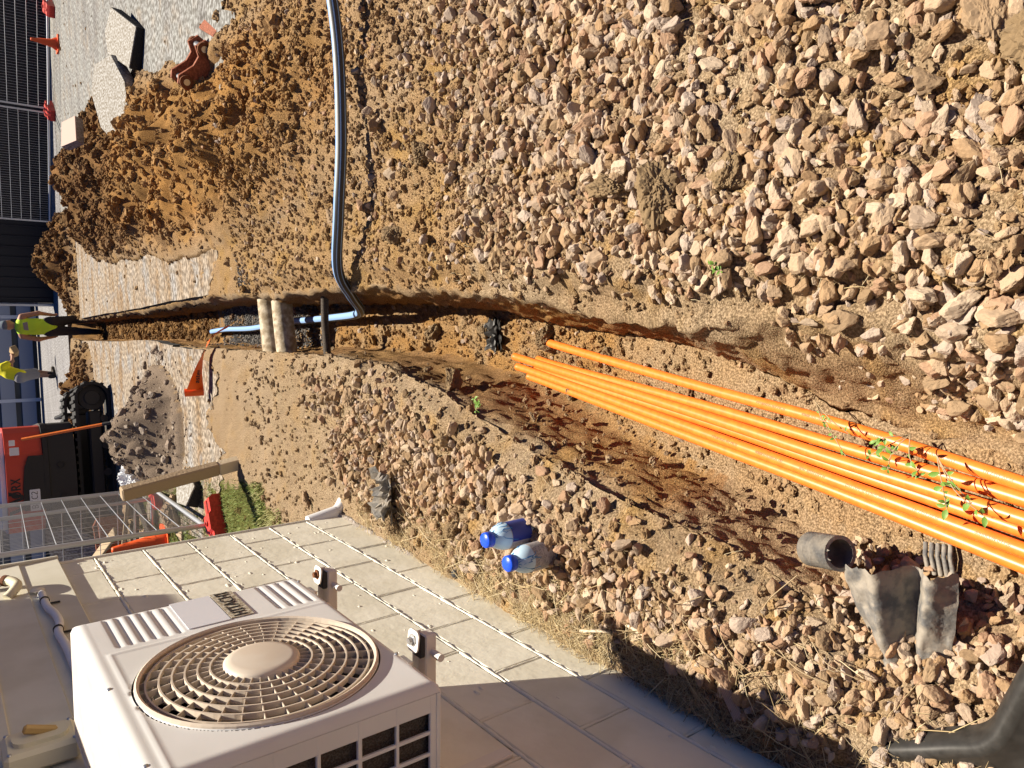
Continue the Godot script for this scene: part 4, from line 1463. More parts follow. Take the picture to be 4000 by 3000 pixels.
# small crumpled sheet
func crumple(called: String, r: float, h: float, seed_n: int, material: Material, n := 12) -> MeshInstance3D:
	var noise := FastNoiseLite.new()
	noise.seed = seed_n
	noise.frequency = 0.9
	var st := new_st()
	st.set_smooth_group(-1)
	var p := []
	for i in n + 1:
		var row := []
		for j in n + 1:
			var a := Vector2(float(i) / n - 0.5, float(j) / n - 0.5) * 2.0
			var q := noise.get_noise_2d(a.x * 2.0, a.y * 2.0)
			var q2 := noise.get_noise_2d(a.x * 2.0 + 50, a.y * 2.0)
			row.append(Vector3(a.x * r * (1 + q * 0.8), h * (0.5 + q2 * 1.3) + h * 0.3, a.y * r * (0.75 + q2)))
		p.append(row)
	for i in n:
		for j in n:
			quad(st, p[i][j], p[i + 1][j], p[i + 1][j + 1], p[i][j + 1])
	st.generate_normals()
	var o := MeshInstance3D.new()
	o.mesh = st.commit()
	o.material_override = material
	o.name = called
	return o

# ---------------------------------------------------------------- litter near the photographer
func build_near_litter() -> void:
	# two dye bottles standing in the rubble
	M.bottle = mat(lin(0.46, 0.62, 0.74), 0.35)
	M.bottle.backlight = Color(0.3, 0.45, 0.6)
	M.bottle_cap = mat(lin(0.012, 0.075, 0.62), 0.35)
	M.dye = mat(lin(0.01, 0.20, 0.50), 0.3)
	M.bottle_label = mat(lin(0.40, 0.37, 0.36), 0.6)
	M.label_blue = mat(lin(0.035, 0.06, 0.30), 0.5)
	M.label_print = mat(lin(0.20, 0.19, 0.19), 0.7)
	for k in 2:
		var x: float = [-0.53, -0.59][k]
		var u: float = [2.08, 1.96][k]
		var b := thing("bottle", ["blue capped plastic bottle with half blue label, beside the house-side one", "blue capped plastic bottle with grey printed label, closer to the house wall"][k], "bottle", Vector3(x, terrain(x, -u) - 0.004, -u), 0.0, "dye bottles")
		b.rotation = Vector3(0.03, [0.6, -1.1][k], [0.02, -0.05][k])
		b.scale = Vector3.ONE * 1.1
		var st := new_st()
		lathe(st, [Vector2(0.0005, 0.0), Vector2(0.036, 0.0), Vector2(0.041, 0.004), Vector2(0.043, 0.012), Vector2(0.043, 0.102), Vector2(0.042, 0.112), Vector2(0.037, 0.128), Vector2(0.029, 0.142), Vector2(0.0215, 0.149), Vector2(0.0195, 0.153), Vector2(0.0195, 0.160)], Transform3D(), 36)
		var body := done(st, "body", M.bottle, b)
		st = new_st()
		lathe(st, [Vector2(0.0225, 0.152), Vector2(0.0245, 0.154), Vector2(0.0245, 0.176), Vector2(0.022, 0.1795), Vector2(0.0005, 0.180)], Transform3D(), 36)
		done(st, "cap", M.bottle_cap, b)
		st = new_st()
		lathe(st, [Vector2(0.0434, 0.016), Vector2(0.0436, 0.017), Vector2(0.0436, 0.099), Vector2(0.0434, 0.100)], Transform3D(), 40)
		var lab := done(st, "label", M.bottle_label, b)
		# darker printed panel
		st = new_st()
		var a0 := 0.3 if k == 0 else 2.6
		lathe(st, [Vector2(0.0439, 0.018), Vector2(0.0439, 0.098)], Transform3D(), 14, true, a0 + 0.3, a0 + 2.2)
		done(st, "blue_panel", M.label_blue, lab)
		# rows of small print
		st = new_st()
		for row in 15:
			var y := 0.024 + row * 0.005
			var a := a0 + 2.35
			while a < a0 + 4.9:
				var w := rng.randf_range(0.05, 0.28)
				if rng.randf() < 0.8:
					lathe(st, [Vector2(0.0439, y), Vector2(0.0439, y + 0.0022)], Transform3D(), 3, true, a, a + w)
				a += w + 0.06
		done(st, "print", M.label_print, lab)
		# runs of dye down the shoulder
		st = new_st()
		for d in 9:
			var ang := rng.randf() * TAU
			var pts := []
			for i in 7:
				var f := i / 6.0
				var y := lerpf(0.150, 0.104 - 0.03 * rng.randf(), f)
				var r := 0.0437 if y < 0.108 else lerpf(0.0432, 0.0215, pow((y - 0.108) / 0.042, 1.35)) + 0.0008
				ang += rng.randf_range(-0.16, 0.16)
				pts.append(Vector3(cos(ang) * r, y, sin(ang) * r))
			tube(st, pts, 0.0011, 5)
		done(st, "dye_run", M.dye, body)
	# stub of black corrugated drain pipe coming out of the bank
	var dp := thing("drain_pipe", "broken end of black corrugated drain pipe sticking out of the bank beside the conduits", "pipe", Vector3(-0.475, -0.12, -1.03))
	var st2 := new_st()
	var ax := Vector3(0.10, 0.42, 0.90).normalized()
	var tb := frame_at(Vector3.ZERO, ax.cross(Vector3.UP), ax)
	var prof := []
	var n := 21
	for i in n:
		var y := -0.02 + 0.10 * i / (n - 1)
		prof.append(Vector2(0.0385 if i % 2 == 0 else 0.0325, y))
	for i in n:
		prof.append(Vector2(0.0305, 0.08 - 0.10 * i / (n - 1)))
	lathe(st2, prof, Transform3D(tb.basis.scaled(Vector3.ONE * 1.15), tb.origin), 30, false)
	done(st2, "ribbed_wall", M.dusty_plastic, dp)
	st2 = new_st()
	for i in 9:      # torn lip
		var a := 0.4 + i * 0.28
		var c := tb * Vector3(cos(a) * 0.035, 0.08, sin(a) * 0.035)
		var c2 := tb * Vector3(cos(a + 0.28) * 0.035, 0.08, sin(a + 0.28) * 0.035)
		var e := tb * Vector3(cos(a + 0.14) * 0.043, 0.08 + 0.016 * (1 + sin(i * 2.7)), sin(a + 0.14) * 0.043)
		tri(st2, c, c2, e)
	done(st2, "torn_lip", M.dusty_plastic, dp)
	# piece of ribbed pipe squashed under the torn sheet
	var rp := thing("ribbed_scrap", "flattened scrap of black ribbed pipe poking from under the torn sheet by the conduits", "scrap", Vector3(-0.49, terrain(-0.49, -0.80) + 0.02, -0.80))
	for i in 5:
		st2 = new_st()
		var z := -0.035 + i * 0.0145
		tube(st2, [Vector3(-0.05, 0.0, z), Vector3(0.0, 0.012, z), Vector3(0.03, 0.004, z)], 0.006, 8)
		done(st2, "rib", M.dusty_plastic, rp)
	# torn dusty black plastic sheet folded on the stones
	var sh := thing("torn_sheet", "torn dusty grey black plastic sheet with a deep fold lying on the stones", "plastic sheet", Vector3(-0.635, terrain(-0.635, -0.83) + 0.02, -0.83))
	sh.scale = Vector3.ONE * 1.12
	st2 = new_st()
	st2.set_smooth_group(0)
	var g := []
	var NU := 40
	var NV := 30
	for i in NU + 1:
		var row := []
		for j in NV + 1:
			var f := float(i) / NU          # along z: far (0) to near (1)
			var v := float(j) / NV          # along x: conduit side (0) to house side (1)
			var z := lerpf(-0.115, 0.105, f)
			z = lerpf(z, z * 0.42 + 0.01, pow(v, 1.6))
			var fold := f - lerpf(0.62, 0.50, v)
			var hgt := 0.085 * (1.0 - exp(-pow(fold / 0.13, 2))) * (1.0 - 0.55 * v) * (1.15 if fold < 0 else 0.85)
			hgt += 0.010 * sin(f * 17.0 + v * 5.0) * (1.0 - v * 0.5) + 0.010 * n_mid.get_noise_2d(f * 2.0, v * 2.0)
			hgt -= 0.055 * pow(absf(f - 0.5) * 2.0, 3.0)
			var x := lerpf(0.125, -0.135, v) + 0.014 * n_mid.get_noise_2d(f * 3.0 + 4.0, 0.0) * (1.0 - v)
			row.append(Vector3(x, maxf(hgt, -0.01) + 0.004, z))
		g.append(row)
	for i in NU:
		for j in NV:
			quad(st2, g[i][j], g[i + 1][j], g[i + 1][j + 1], g[i][j + 1])
	done(st2, "sheet", M.dusty_plastic, sh)
	# heavy black plastic edging curled round the corner of the picture
	var be := thing("black_edging", "heavy black plastic edging curled up on the stones at the house wall", "plastic edging", Vector3(-0.80, terrain(-0.80, -0.71), -0.71))
	var line := [Vector3(-1.10, 0, -1.38), Vector3(-1.03, 0, -1.17), Vector3(-0.935, 0, -1.00), Vector3(-0.88, 0, -0.88), Vector3(-0.815, 0, -0.72), Vector3(-0.775, 0, -0.64), Vector3(-0.70, 0, -0.60), Vector3(-0.62, 0, -0.56), Vector3(-0.55, 0, -0.50)]
	for i in line.size():
		line[i] -= Vector3(-0.80, 0, -0.71)
	var lp := spline(line, 9)
	st2 = new_st()
	st2.set_smooth_group(0)
	var rows := []
	for i in lp.size():
		var f := float(i) / (lp.size() - 1)
		var dirv: Vector3 = (lp[mini(i + 1, lp.size() - 1)] - lp[maxi(i - 1, 0)]).normalized()
		var outv := Vector3(-dirv.z, 0, dirv.x)
		if outv.dot(Vector3(-0.6, 0, 0.8)) < 0:
			outv = -outv
		var tall := lerpf(0.05, 0.085, smoothstep(0.15, 0.7, f))
		var row := []
		for c in [[0.0, 0.15], [0.006, 0.6], [0.018, 0.95], [0.034, 1.05], [0.05, 0.9], [0.075, 0.55], [0.12, 0.35], [0.20, 0.25], [0.34, 0.1], [0.55, 0.0]]:
			var wob: float = 0.012 * sin(f * 30.0 + c[0] * 40.0) * c[0] * 4.0
			row.append(lp[i] + outv * (c[0] * (0.5 + 0.5 * smoothstep(0.0, 0.5, f))) + Vector3(0, 0.035 + tall * c[1] + wob, 0))
		rows.append(row)
	for i in rows.size() - 1:
		for j in rows[0].size() - 1:
			quad(st2, rows[i][j], rows[i + 1][j], rows[i + 1][j + 1], rows[i][j + 1])
	done(st2, "sheet", M.black_plastic, be)
	# scraps by the corner, a black cap by the wall, a splinter, a dry stick
	var sc := thing("plastic_scrap", "crumpled grey black torn plastic at the foot of the house corner", "scrap", Vector3(-0.50, terrain(-0.50, -3.22) + 0.012, -3.22))
	sc.add_child(crumple("film", 0.10, 0.055, 11, M.dusty_plastic, 14), true)
	var cp := thing("plastic_scrap", "small black plastic knob at the base of the block wall", "scrap", wp(1.52, terrain(wp(1.52, 0, 0.03).x, wp(1.52, 0, 0.03).z) + 0.012, 0.045))
	st2 = new_st()
	lathe(st2, [Vector2(0.0005, 0.022), Vector2(0.016, 0.020), Vector2(0.020, 0.012), Vector2(0.019, -0.012)], Transform3D(Basis(Vector3.RIGHT, 0.6), Vector3.ZERO), 14)
	done(st2, "knob", M.rubber, cp)
	var sp := wp(0.115, 0, 0.11)
	var spl := thing("wood_splinter", "short ribbed offcut of weathered timber in the shade at the wall foot", "timber", Vector3(sp.x, terrain(sp.x, sp.z) + 0.014, sp.z), 0.5)
	for i in 6:
		st2 = new_st()
		box_at(st2, Vector3(0.003 * sin(i * 2.0), 0.0, -0.015 + i * 0.0058), Vector3(0.095 - 0.006 * (i % 3), 0.009, 0.0045), 0.0015)
		done(st2, "ridge", mat(lin(0.42, 0.32, 0.26), 0.9), spl)
	M.bone = tri_map(mat(lin(0.60, 0.50, 0.37), 0.8), 8.0)
	for k in 2:
		var a := wp([0.70, 0.52][k], 0, [0.10, 0.185][k])
		var bpt := wp([0.58, 0.38][k], 0, [0.135, 0.175][k])
		a.y = terrain(a.x, a.z) + 0.012
		bpt.y = terrain(bpt.x, bpt.z) + 0.012
		var stick := thing("dry_stick", ["pale dry stick on the sunlit straw at the wall foot", "pale dry stick lying across the edge of the shadow by the wall"][k], "stick", a, 0.0, "dry sticks")
		st2 = new_st()
		tube(st2, spline([Vector3.ZERO, (bpt - a) * 0.5 + Vector3(0.004, 0.006, 0.0), bpt - a], 6), [0.006, 0.0063, 0.0066, 0.0062, 0.006, 0.0058, 0.006, 0.0058, 0.0056, 0.0056, 0.0052, 0.005, 0.0042], 8)
		done(st2, "stick", M.bone, stick)

# ---------------------------------------------------------------- plants
func leaf_mesh(l: float, w: float) -> ArrayMesh:
	var st := new_st()
	var prev := []
	st.set_smooth_group(0)
	for i in 6:
		var f := i / 5.0
		var half := w * sin(PI * pow(f, 0.8)) * 0.5
		var c := Vector3(0, 0.22 * l * sin(f * 2.2), l * f)
		var now := [c + Vector3(-half, half * 0.35, 0), c, c + Vector3(half, half * 0.35, 0)]
		if prev:
			quad(st, prev[0], now[0], now[1], prev[1])
			quad(st, prev[1], now[1], now[2], prev[2])
		prev = now
	st.generate_normals()
	return st.commit()

func weed(label: String, root: Vector3, tips: Array, leaf: float, seed_n: int) -> void:
	var r := RandomNumberGenerator.new()
	r.seed = seed_n
	var o := thing("weed", label, "weed", root, 0.0, "weeds along the trench")
	var lm := leaf_mesh(leaf, leaf * 0.5)
	for tip in tips:
		var st := new_st()
		var mid: Vector3 = (tip - root) * 0.5 + Vector3(r.randf_range(-0.01, 0.01), 0.02, r.randf_range(-0.01, 0.01))
		var path := spline([Vector3.ZERO, mid, tip - root], 6)
		tube(st, path, 0.0014, 5)
		done(st, "stem", M.twig, o)
		for i in range(4, path.size()):
			for k in (2 if i == path.size() - 1 else 1):
				if r.randf() < 0.30:
					continue
				var lf := mesh_node("leaf", lm, M.leaf, o)
				lf.transform = Transform3D(Basis.from_euler(Vector3(r.randf_range(-0.7, 0.5), r.randf() * TAU, r.randf_range(-0.5, 0.5))).scaled(Vector3.ONE * r.randf_range(0.6, 1.15)), path[i])

func build_plants() -> void:
	# straggling weeds pulled out of the bank, hanging over the conduits
	weed("leafy green weed trailing over the near end of the outer orange conduit", Vector3(-0.185, -0.23, -0.83), [Vector3(-0.28, -0.20, -0.80), Vector3(-0.27, -0.21, -0.88), Vector3(-0.24, -0.22, -0.93), Vector3(-0.20, -0.19, -0.90)], 0.022, 1)
	weed("broad leaved weed hanging across the conduits closest to the photographer", Vector3(-0.23, -0.20, -0.76), [Vector3(-0.335, -0.19, -0.69), Vector3(-0.355, -0.20, -0.745), Vector3(-0.36, -0.18, -0.66)], 0.026, 2)
	weed("wilted twiggy weed with few leaves lying over the middle of the conduits", Vector3(-0.10, -0.26, -1.09), [Vector3(-0.20, -0.24, -1.03), Vector3(-0.245, -0.235, -1.00), Vector3(-0.19, -0.25, -0.99)], 0.014, 3)
	weed("small green seedling on the left trench bank", Vector3(-0.075, -0.10, -2.42), [Vector3(-0.05, -0.07, -2.44), Vector3(-0.10, -0.06, -2.42), Vector3(-0.06, -0.05, -2.38)], 0.022, 4)
	weed("tiny green sprout among the stones right of the trench", Vector3(0.27, terrain(0.27, -1.18), -1.18), [Vector3(0.28, 0.03, -1.19), Vector3(0.26, 0.02, -1.17)], 0.014, 5)
	# blades of grass
	var blade := new_st()
	blade.set_smooth_group(0)
	var prev := []
	for i in 5:
		var f := i / 4.0
		var c := Vector3(0.0, f, 0.30 * f * f)
		var h := 0.035 * (1.0 - f * 0.95)
		if prev:
			quad(blade, prev[0], c - Vector3(h, 0, 0), c + Vector3(h, 0, 0), prev[1])
		prev = [c - Vector3(h, 0, 0), c + Vector3(h, 0, 0)]
	blade.generate_normals()
	var bm := blade.commit()
	M.grass = mat(Color.WHITE, 0.7)
	M.grass.vertex_color_use_as_albedo = true
	M.grass.backlight = Color(0.25, 0.3, 0.1)
	var green := [[0.11, 0.17, 0.025], [0.16, 0.22, 0.04], [0.22, 0.26, 0.07], [0.30, 0.29, 0.11]]
	var dry := [[0.50, 0.40, 0.22], [0.40, 0.30, 0.16], [0.56, 0.47, 0.30], [0.30, 0.22, 0.12]]
	var list := []
	var put := func(x: float, u: float, h: float, lean: float, tn: int) -> void:
		var b := Basis(Vector3.UP, rng.randf() * TAU) * Basis(Vector3.RIGHT, lean) * Basis.from_scale(Vector3(0.13, h, h))
		list.append([Vector3(x, terrain(x, -u) - 0.003, -u), b, 0, tn])
	for i in 30000:      # lawn patch behind the post
		var u := rng.randf_range(4.7, 9.6)
		var x := rng.randf_range(-1.25 - 0.12 * (u - 4.0), -0.42 - 0.06 * (u - 5.0))
		var edge := x + 0.10 * n_mid.get_noise_2d(x * 2, u * 2)
		if edge > -0.60 - 0.05 * (u - 5.0) + (0.0 if u > 5.3 else -0.15) or u < 4.9 + 0.3 * n_mid.get_noise_2d(x, 3.0):
			continue
		var green_here := smoothstep(5.2, 5.7, u + 0.4 * n_mid.get_noise_2d(x * 3, u * 3))
		put.call(x, u, rng.randf_range(0.025, 0.06), rng.randf_range(0.1, 0.9), rng.randi() % 3 if rng.randf() < green_here else 3)
	scatter("grass", list, [bm], green, M.grass, "short green lawn grass behind the leaning timber post", "grass")
	list = []
	for i in 900:      # tufts along both lips of the trench
		var side := rng.randf()
		var u := rng.randf_range(1.15, 2.6) if side < 0.6 else rng.randf_range(4.4, 6.2)
		var t := trench_at(u)
		var x: float = t[3] + absf(rng.randfn(0.02, 0.06)) if rng.randf() < 0.75 else t[0] - absf(rng.randfn(0.02, 0.05))
		if n_mid.get_noise_2d(x * 3.0, u * 3.0) < 0.08:
			continue
		put.call(x, u, rng.randf_range(0.02, 0.055) * (1.6 if u > 4.0 else 1.0), rng.randf_range(0.2, 1.2), rng.randi() % 4)
	scatter("lip_grass", list, [bm], green, M.grass, "sparse tufts of green grass along the lips of the trench", "grass")
	# straw and dead stalks along the wall foot
	var straw := new_st()
	tube(straw, [Vector3(0, 0, 0), Vector3(0.02, 0.06, 0.5), Vector3(-0.03, 0.0, 1.0)], [0.016, 0.014, 0.008], 4, false)
	straw.generate_normals()
	var sm := straw.commit()
	list = []
	for i in 15000:
		var s := rng.randf_range(-0.7, 2.5)
		var off := 0.015 + absf(rng.randfn(0.0, 0.10))
		var p := wp(s, 0, off)
		if off > 0.33 or s < 0.1 and rng.randf() < 0.75:
			continue
		if n_mid.get_noise_2d(p.x * 1.3, p.z * 1.3) < -0.18 or (s > 1.3 and rng.randf() < 0.6):
			continue
		var l := rng.randf_range(0.015, 0.06) if rng.randf() < 0.93 else rng.randf_range(0.08, 0.17)
		var b := Basis(Vector3.UP, rng.randf() * TAU) * Basis(Vector3.RIGHT, rng.randf_range(-0.5, 0.35)) * Basis.from_scale(Vector3(0.045, 0.045, l) if l < 0.07 else Vector3(0.09, 0.09, l))
		list.append([Vector3(p.x, terrain(p.x, p.z) + rng.randf_range(0.001, 0.022), p.z), b, 0, rng.randi() % 4])
	for i in 3200:     # thinner straw over the ground between wall and trench, and out on the right
		var u := rng.randf_range(0.4, 5.0)
		var x := rng.randf_range(-1.0, 0.2) if rng.randf() < 0.8 else rng.randf_range(0.2, 1.4)
		var t := trench_at(u)
		if x > t[0] - 0.02 and x < t[3] + 0.02:
			continue
		var l := rng.randf_range(0.015, 0.06)
		list.append([Vector3(x, terrain(x, -u) + rng.randf_range(0.004, 0.02), -u), Basis(Vector3.UP, rng.randf() * TAU) * Basis(Vector3.RIGHT, rng.randf_range(-0.3, 0.3)) * Basis.from_scale(Vector3(0.05, 0.05, l)), 0, rng.randi() % 4])
	scatter("dry_straw", list, [sm], dry, M.straw, "dead straw and dry grass stalks littering the ground along the block wall", "straw")
	# a few long dead stalks arching over the hollow
	for k in 7:
		var a := Vector3(rng.randf_range(-0.74, -0.60), 0, -rng.randf_range(0.98, 1.45))
		a.y = terrain(a.x, a.z)
		var l := rng.randf_range(0.12, 0.26)
		var ang := rng.randf_range(-0.8, 0.9)
		var o := thing("dead_stalk", "long thin dead stalk arching over the shaded hollow in the near stones", "stalk", a, 0.0, "dead stalks")
		var st := new_st()
		tube(st, spline([Vector3.ZERO, Vector3(sin(ang) * l * 0.5, 0.05, cos(ang) * l * 0.5), Vector3(sin(ang) * l, 0.03, cos(ang) * l)], 6), 0.0015, 5)
		done(st, "stalk", M.twig, o)

# ---------------------------------------------------------------- background
func fence_panel(label: String, a: Vector3, b: Vector3, h: float, group: String, lean := Vector3.ZERO) -> void:
	var o := thing("mesh_fence", label, "fence", a, 0.0, group)
	var w := b - a
	var up := Vector3.UP * h + lean
	var lift := Vector3(0, 0.10, 0)
	for e in [[lift, w + lift, "rail"], [up, w + up, "rail"], [lift * 0.2, up, "post"], [w + lift * 0.2, w + up, "post"]]:
		var st := new_st()
		tube(st, [e[0], e[1]], 0.021, 12)
		done(st, e[2], M.galv, o)
	var n := int(h / 0.2)
	for i in range(1, n + 1):
		var f := float(i) / (n + 1)
		var st := new_st()
		tube(st, [lift.lerp(up, f), w + lift.lerp(up, f)], 0.0042, 5)
		done(st, "wire", M.galv, o)
	var st2 := new_st()
	var m := int(w.length() / 0.055)
	for i in range(1, m):
		var p := w * (float(i) / m)
		tube(st2, [p + lift, p + up], 0.0022, 4, false)
	done(st2, "upright_wires", M.galv, o).set_meta("kind", "stuff")

func fence_foot(label: String, p: Vector3, turn: float) -> void:
	var o := thing("ballast_block", label, "fence foot", p, turn, "red plastic fence feet")
	o.scale = Vector3.ONE * (0.72 if p.z > -10.0 else 1.0)
	var st := new_st()
	# moulded block: raised middle with hand holes either side
	var out := PackedVector2Array([Vector2(-0.31, 0), Vector2(0.31, 0), Vector2(0.31, 0.10), Vector2(0.28, 0.14), Vector2(0.12, 0.14), Vector2(0.09, 0.17), Vector2(-0.09, 0.17), Vector2(-0.12, 0.14), Vector2(-0.28, 0.14), Vector2(-0.31, 0.10)])
	prism(st, out, 0.22, Transform3D(Basis(), Vector3(0, 0, -0.11)))
	done(st, "block", M.red_plastic, o)
	for s in [-1, 1]:
		st = new_st()
		box_at(st, Vector3(s * 0.19, 0.128, 0.0), Vector3(0.12, 0.034, 0.09), 0.008)
		done(st, "hand_hold", mat(lin(0.16, 0.01, 0.008), 0.6), o)
		st = new_st()
		box_at(st, Vector3(s * 0.19, 0.149, 0.0), Vector3(0.15, 0.014, 0.035), 0.005)
		done(st, "handle", M.red_plastic, o)
	st = new_st()
	lathe(st, [Vector2(0.035, 0.165), Vector2(0.035, 0.19), Vector2(0.024, 0.19)], Transform3D(), 12)
	done(st, "socket", M.red_plastic, o)

func cone_thing(label: String, p: Vector3, h: float) -> void:
	var o := thing("traffic_cone", label, "cone", p)
	var st := new_st()
	lathe(st, [Vector2(h * 0.26, 0.03), Vector2(h * 0.25, 0.06), Vector2(h * 0.17, h * 0.25), Vector2(h * 0.06, h * 0.97), Vector2(h * 0.045, h), Vector2(0.001, h)], Transform3D(), 24)
	done(st, "cone", M.cone, o)
	st = new_st()
	prism(st, panel_outline(h * 0.66, h * 0.66, h * 0.09), 0.03, Transform3D(Basis(Vector3.RIGHT, -PI / 2), Vector3.ZERO))
	done(st, "base", M.cone, o)

func shrink(o: PackedVector2Array, k: float) -> PackedVector2Array:
	var r := PackedVector2Array()
	for q in o:
		r.append(q * k)
	return r

func slab_piece(called: String, label: String, outline: PackedVector2Array, thick: float, t: Transform3D, top: Material, side: Material, category: String) -> void:
	var o := thing(called, label, category)
	o.transform = t
	var st := new_st()
	prism(st, outline, thick, Transform3D(Basis(Vector3.RIGHT, -PI / 2), Vector3.ZERO))
	done(st, "body", side, o)
	st = new_st()
	var small := PackedVector2Array()
	var mid := Vector2.ZERO
	for p in outline:
		mid += p / outline.size()
	for p in outline:
		small.append(mid + (p - mid) * 0.985)
	prism(st, small, 0.012, Transform3D(Basis(Vector3.RIGHT, -PI / 2), Vector3(0, thick + 0.0005, 0)))
	done(st, "top_face", top, o)

func build_background() -> void:
	# leaning timber post
	var post := thing("timber_post", "leaning square timber post, pale where it was buried, at the grass edge", "post", Vector3(-0.48, -0.22, -5.89))
	var up := Vector3(-0.125, 0.85, 0.02)
	var tb := frame_at(Vector3.ZERO, Vector3(0.9, 0.13, 0.42), up)
	var st := new_st()
	cbox(st, Transform3D(tb.basis, up * 0.60), Vector3(0.098, up.length() * 0.80, 0.078), 0.010)
	done(st, "weathered_part", M.timber, post)
	st = new_st()
	cbox(st, Transform3D(tb.basis, up * 0.085), Vector3(0.096, up.length() * 0.232, 0.076), 0.006)
	done(st, "pale_foot", tri_map(mat(lin(0.56, 0.47, 0.33), 0.8), 2.0, null, M.grain_n, 0.4), post)
	# temporary fence, left
	fence_panel("temporary mesh fence panel beside the house, running away past the timber post", Vector3(-1.03, -0.20, -6.55), Vector3(-0.92, -0.34, -9.0), 2.05, "temporary fence panels on the left", Vector3(0.03, 0, 0))
	fence_panel("second temporary mesh fence panel behind the house corner", Vector3(-1.05, -0.36, -9.2), Vector3(-3.2, -0.36, -9.6), 2.05, "temporary fence panels on the left")
	fence_foot("red plastic fence foot on the grass beside the house corner", Vector3(-1.0, gy(6.5), -6.46), 0.35)
	fence_foot("red plastic fence foot at the far end of the left fence panel, behind the post", Vector3(-0.93, gy(9.05), -9.05), 0.3)
	# temporary fence, right
	fence_panel("temporary mesh fence panel at the far side of the driveway, nearest", Vector3(8.6, gy(16.7) + 0.02, -16.7), Vector3(6.46, gy(18.2) + 0.02, -18.2), 2.1, "temporary fence panels across the driveway")
	fence_panel("temporary mesh fence panel whose end stands behind the spoil heap", Vector3(6.38, gy(18.25) + 0.02, -18.25), Vector3(4.42, gy(19.9) + 0.02, -19.9), 2.1, "temporary fence panels across the driveway")
	fence_foot("red plastic fence foot at the joint of the two driveway panels", Vector3(6.42, gy(18.2) + 0.02, -18.2), 0.9)
	fence_foot("red plastic fence foot at the photo edge end of the driveway fence", Vector3(8.1, gy(17.0) + 0.02, -17.05), 0.9)
	cone_thing("small orange traffic cone on the driveway in front of the mesh fence", Vector3(7.15, gy(16.5) + 0.02, -16.5), 0.46)
	cone_thing("orange traffic cone on the grass behind the left mesh fence", Vector3(-1.5, gy(8.9), -8.9), 0.55)
	# dark ribbed shed
	M.shed = mat(lin(0.018, 0.018, 0.02), 0.55)
	var a := Vector3(2.75, gy(21.9) - 0.2, -21.9)
	var b := Vector3(13.5, gy(18.2) - 0.2, -16.8)
	var shed := thing("shed", "dark ribbed metal shed behind the mesh fence", "shed", a)
	var w := b - a
	w.y = 0
	var along := w.normalized()
	var outv := Vector3(-along.z, 0, along.x)
	if outv.z < 0:
		outv = -outv
	var sb := Basis(along, Vector3.UP, along.cross(Vector3.UP))
	st = new_st()
	box_at(st, w / 2 - outv * 0.6 + Vector3(0, 1.4, 0), Vector3(w.length(), 2.8, 1.0), 0.01, sb)
	done(st, "wall", M.shed, shed)
	for i in 44:
		st = new_st()
		box_at(st, along * (0.12 + i * 0.26) - outv * 0.09 + Vector3(0, 1.4, 0), Vector3(0.05, 2.78, 0.03), 0.008, sb)
		done(st, "rib", M.shed, shed)
	st = new_st()
	box_at(st, -along * 0.03 - outv * 0.06 + Vector3(0, 1.4, 0), Vector3(0.06, 2.8, 0.10), 0.008, sb)
	done(st, "corner_flashing", M.galv, shed)
	# far boundary: low wall with a rail fence
	var bw := thing("boundary_wall", "low grey wall with pale posts far behind the workers", "wall", Vector3(-6, gy(30.0), -30.5))
	st = new_st()
	box_at(st, Vector3(3.0, 1.6, -0.5), Vector3(26.0, 3.2, 0.3), 0.01)
	done(st, "wall", mat(lin(0.10, 0.11, 0.12), 0.7), bw)
	for i in 9:
		st = new_st()
		box_at(st, Vector3(-8.0 + i * 2.9, 1.2, -0.2), Vector3(0.12, 2.4, 0.10), 0.01)
		done(st, "post", M.white_pvc, bw)
	for y in [0.35, 0.95]:
		st = new_st()
		box_at(st, Vector3(3.0, y, -0.22), Vector3(26.0, 0.42, 0.06), 0.01)
		done(st, "rail", mat(lin(0.36, 0.38, 0.42), 0.6), bw)
	# broken concrete slabs on the driveway
	slab_piece("broken_slab", "large broken concrete slab tilted on the spoil heap by the driveway", shrink(PackedVector2Array([Vector2(-0.75, -0.25), Vector2(-0.2, -0.52), Vector2(0.5, -0.45), Vector2(0.85, 0.05), Vector2(0.62, 0.42), Vector2(-0.1, 0.52), Vector2(-0.7, 0.30)]), 0.70), 0.11, Transform3D(Basis(Vector3.RIGHT, 0.22) * Basis(Vector3.UP, 0.55), Vector3(3.42, gy(9.1) + 0.16, -9.05)), M.concrete, M.concrete, "slab")
	slab_piece("broken_slab", "broken concrete slab with black bitumen edge lying on the driveway", shrink(PackedVector2Array([Vector2(-0.62, -0.30), Vector2(0.55, -0.34), Vector2(0.70, 0.05), Vector2(0.45, 0.30), Vector2(-0.55, 0.28)]), 0.75), 0.10, Transform3D(Basis(Vector3.RIGHT, 0.12) * Basis(Vector3.UP, 1.0), Vector3(4.0, gy(8.8) + 0.07, -8.8)), M.concrete, M.asphalt_edge, "slab")
	slab_piece("broken_slab", "small pinkish concrete fragment at the edge of the far spoil heap", PackedVector2Array([Vector2(-0.2, -0.12), Vector2(0.18, -0.16), Vector2(0.24, 0.10), Vector2(-0.12, 0.17)]), 0.10, Transform3D(Basis(Vector3.UP, 0.4) * Basis(Vector3.RIGHT, 0.5), Vector3(3.62, gy(11.2) + 0.40, -11.1)), tri_map(mat(lin(0.50, 0.38, 0.32), 0.9), 3.0), M.concrete, "slab")
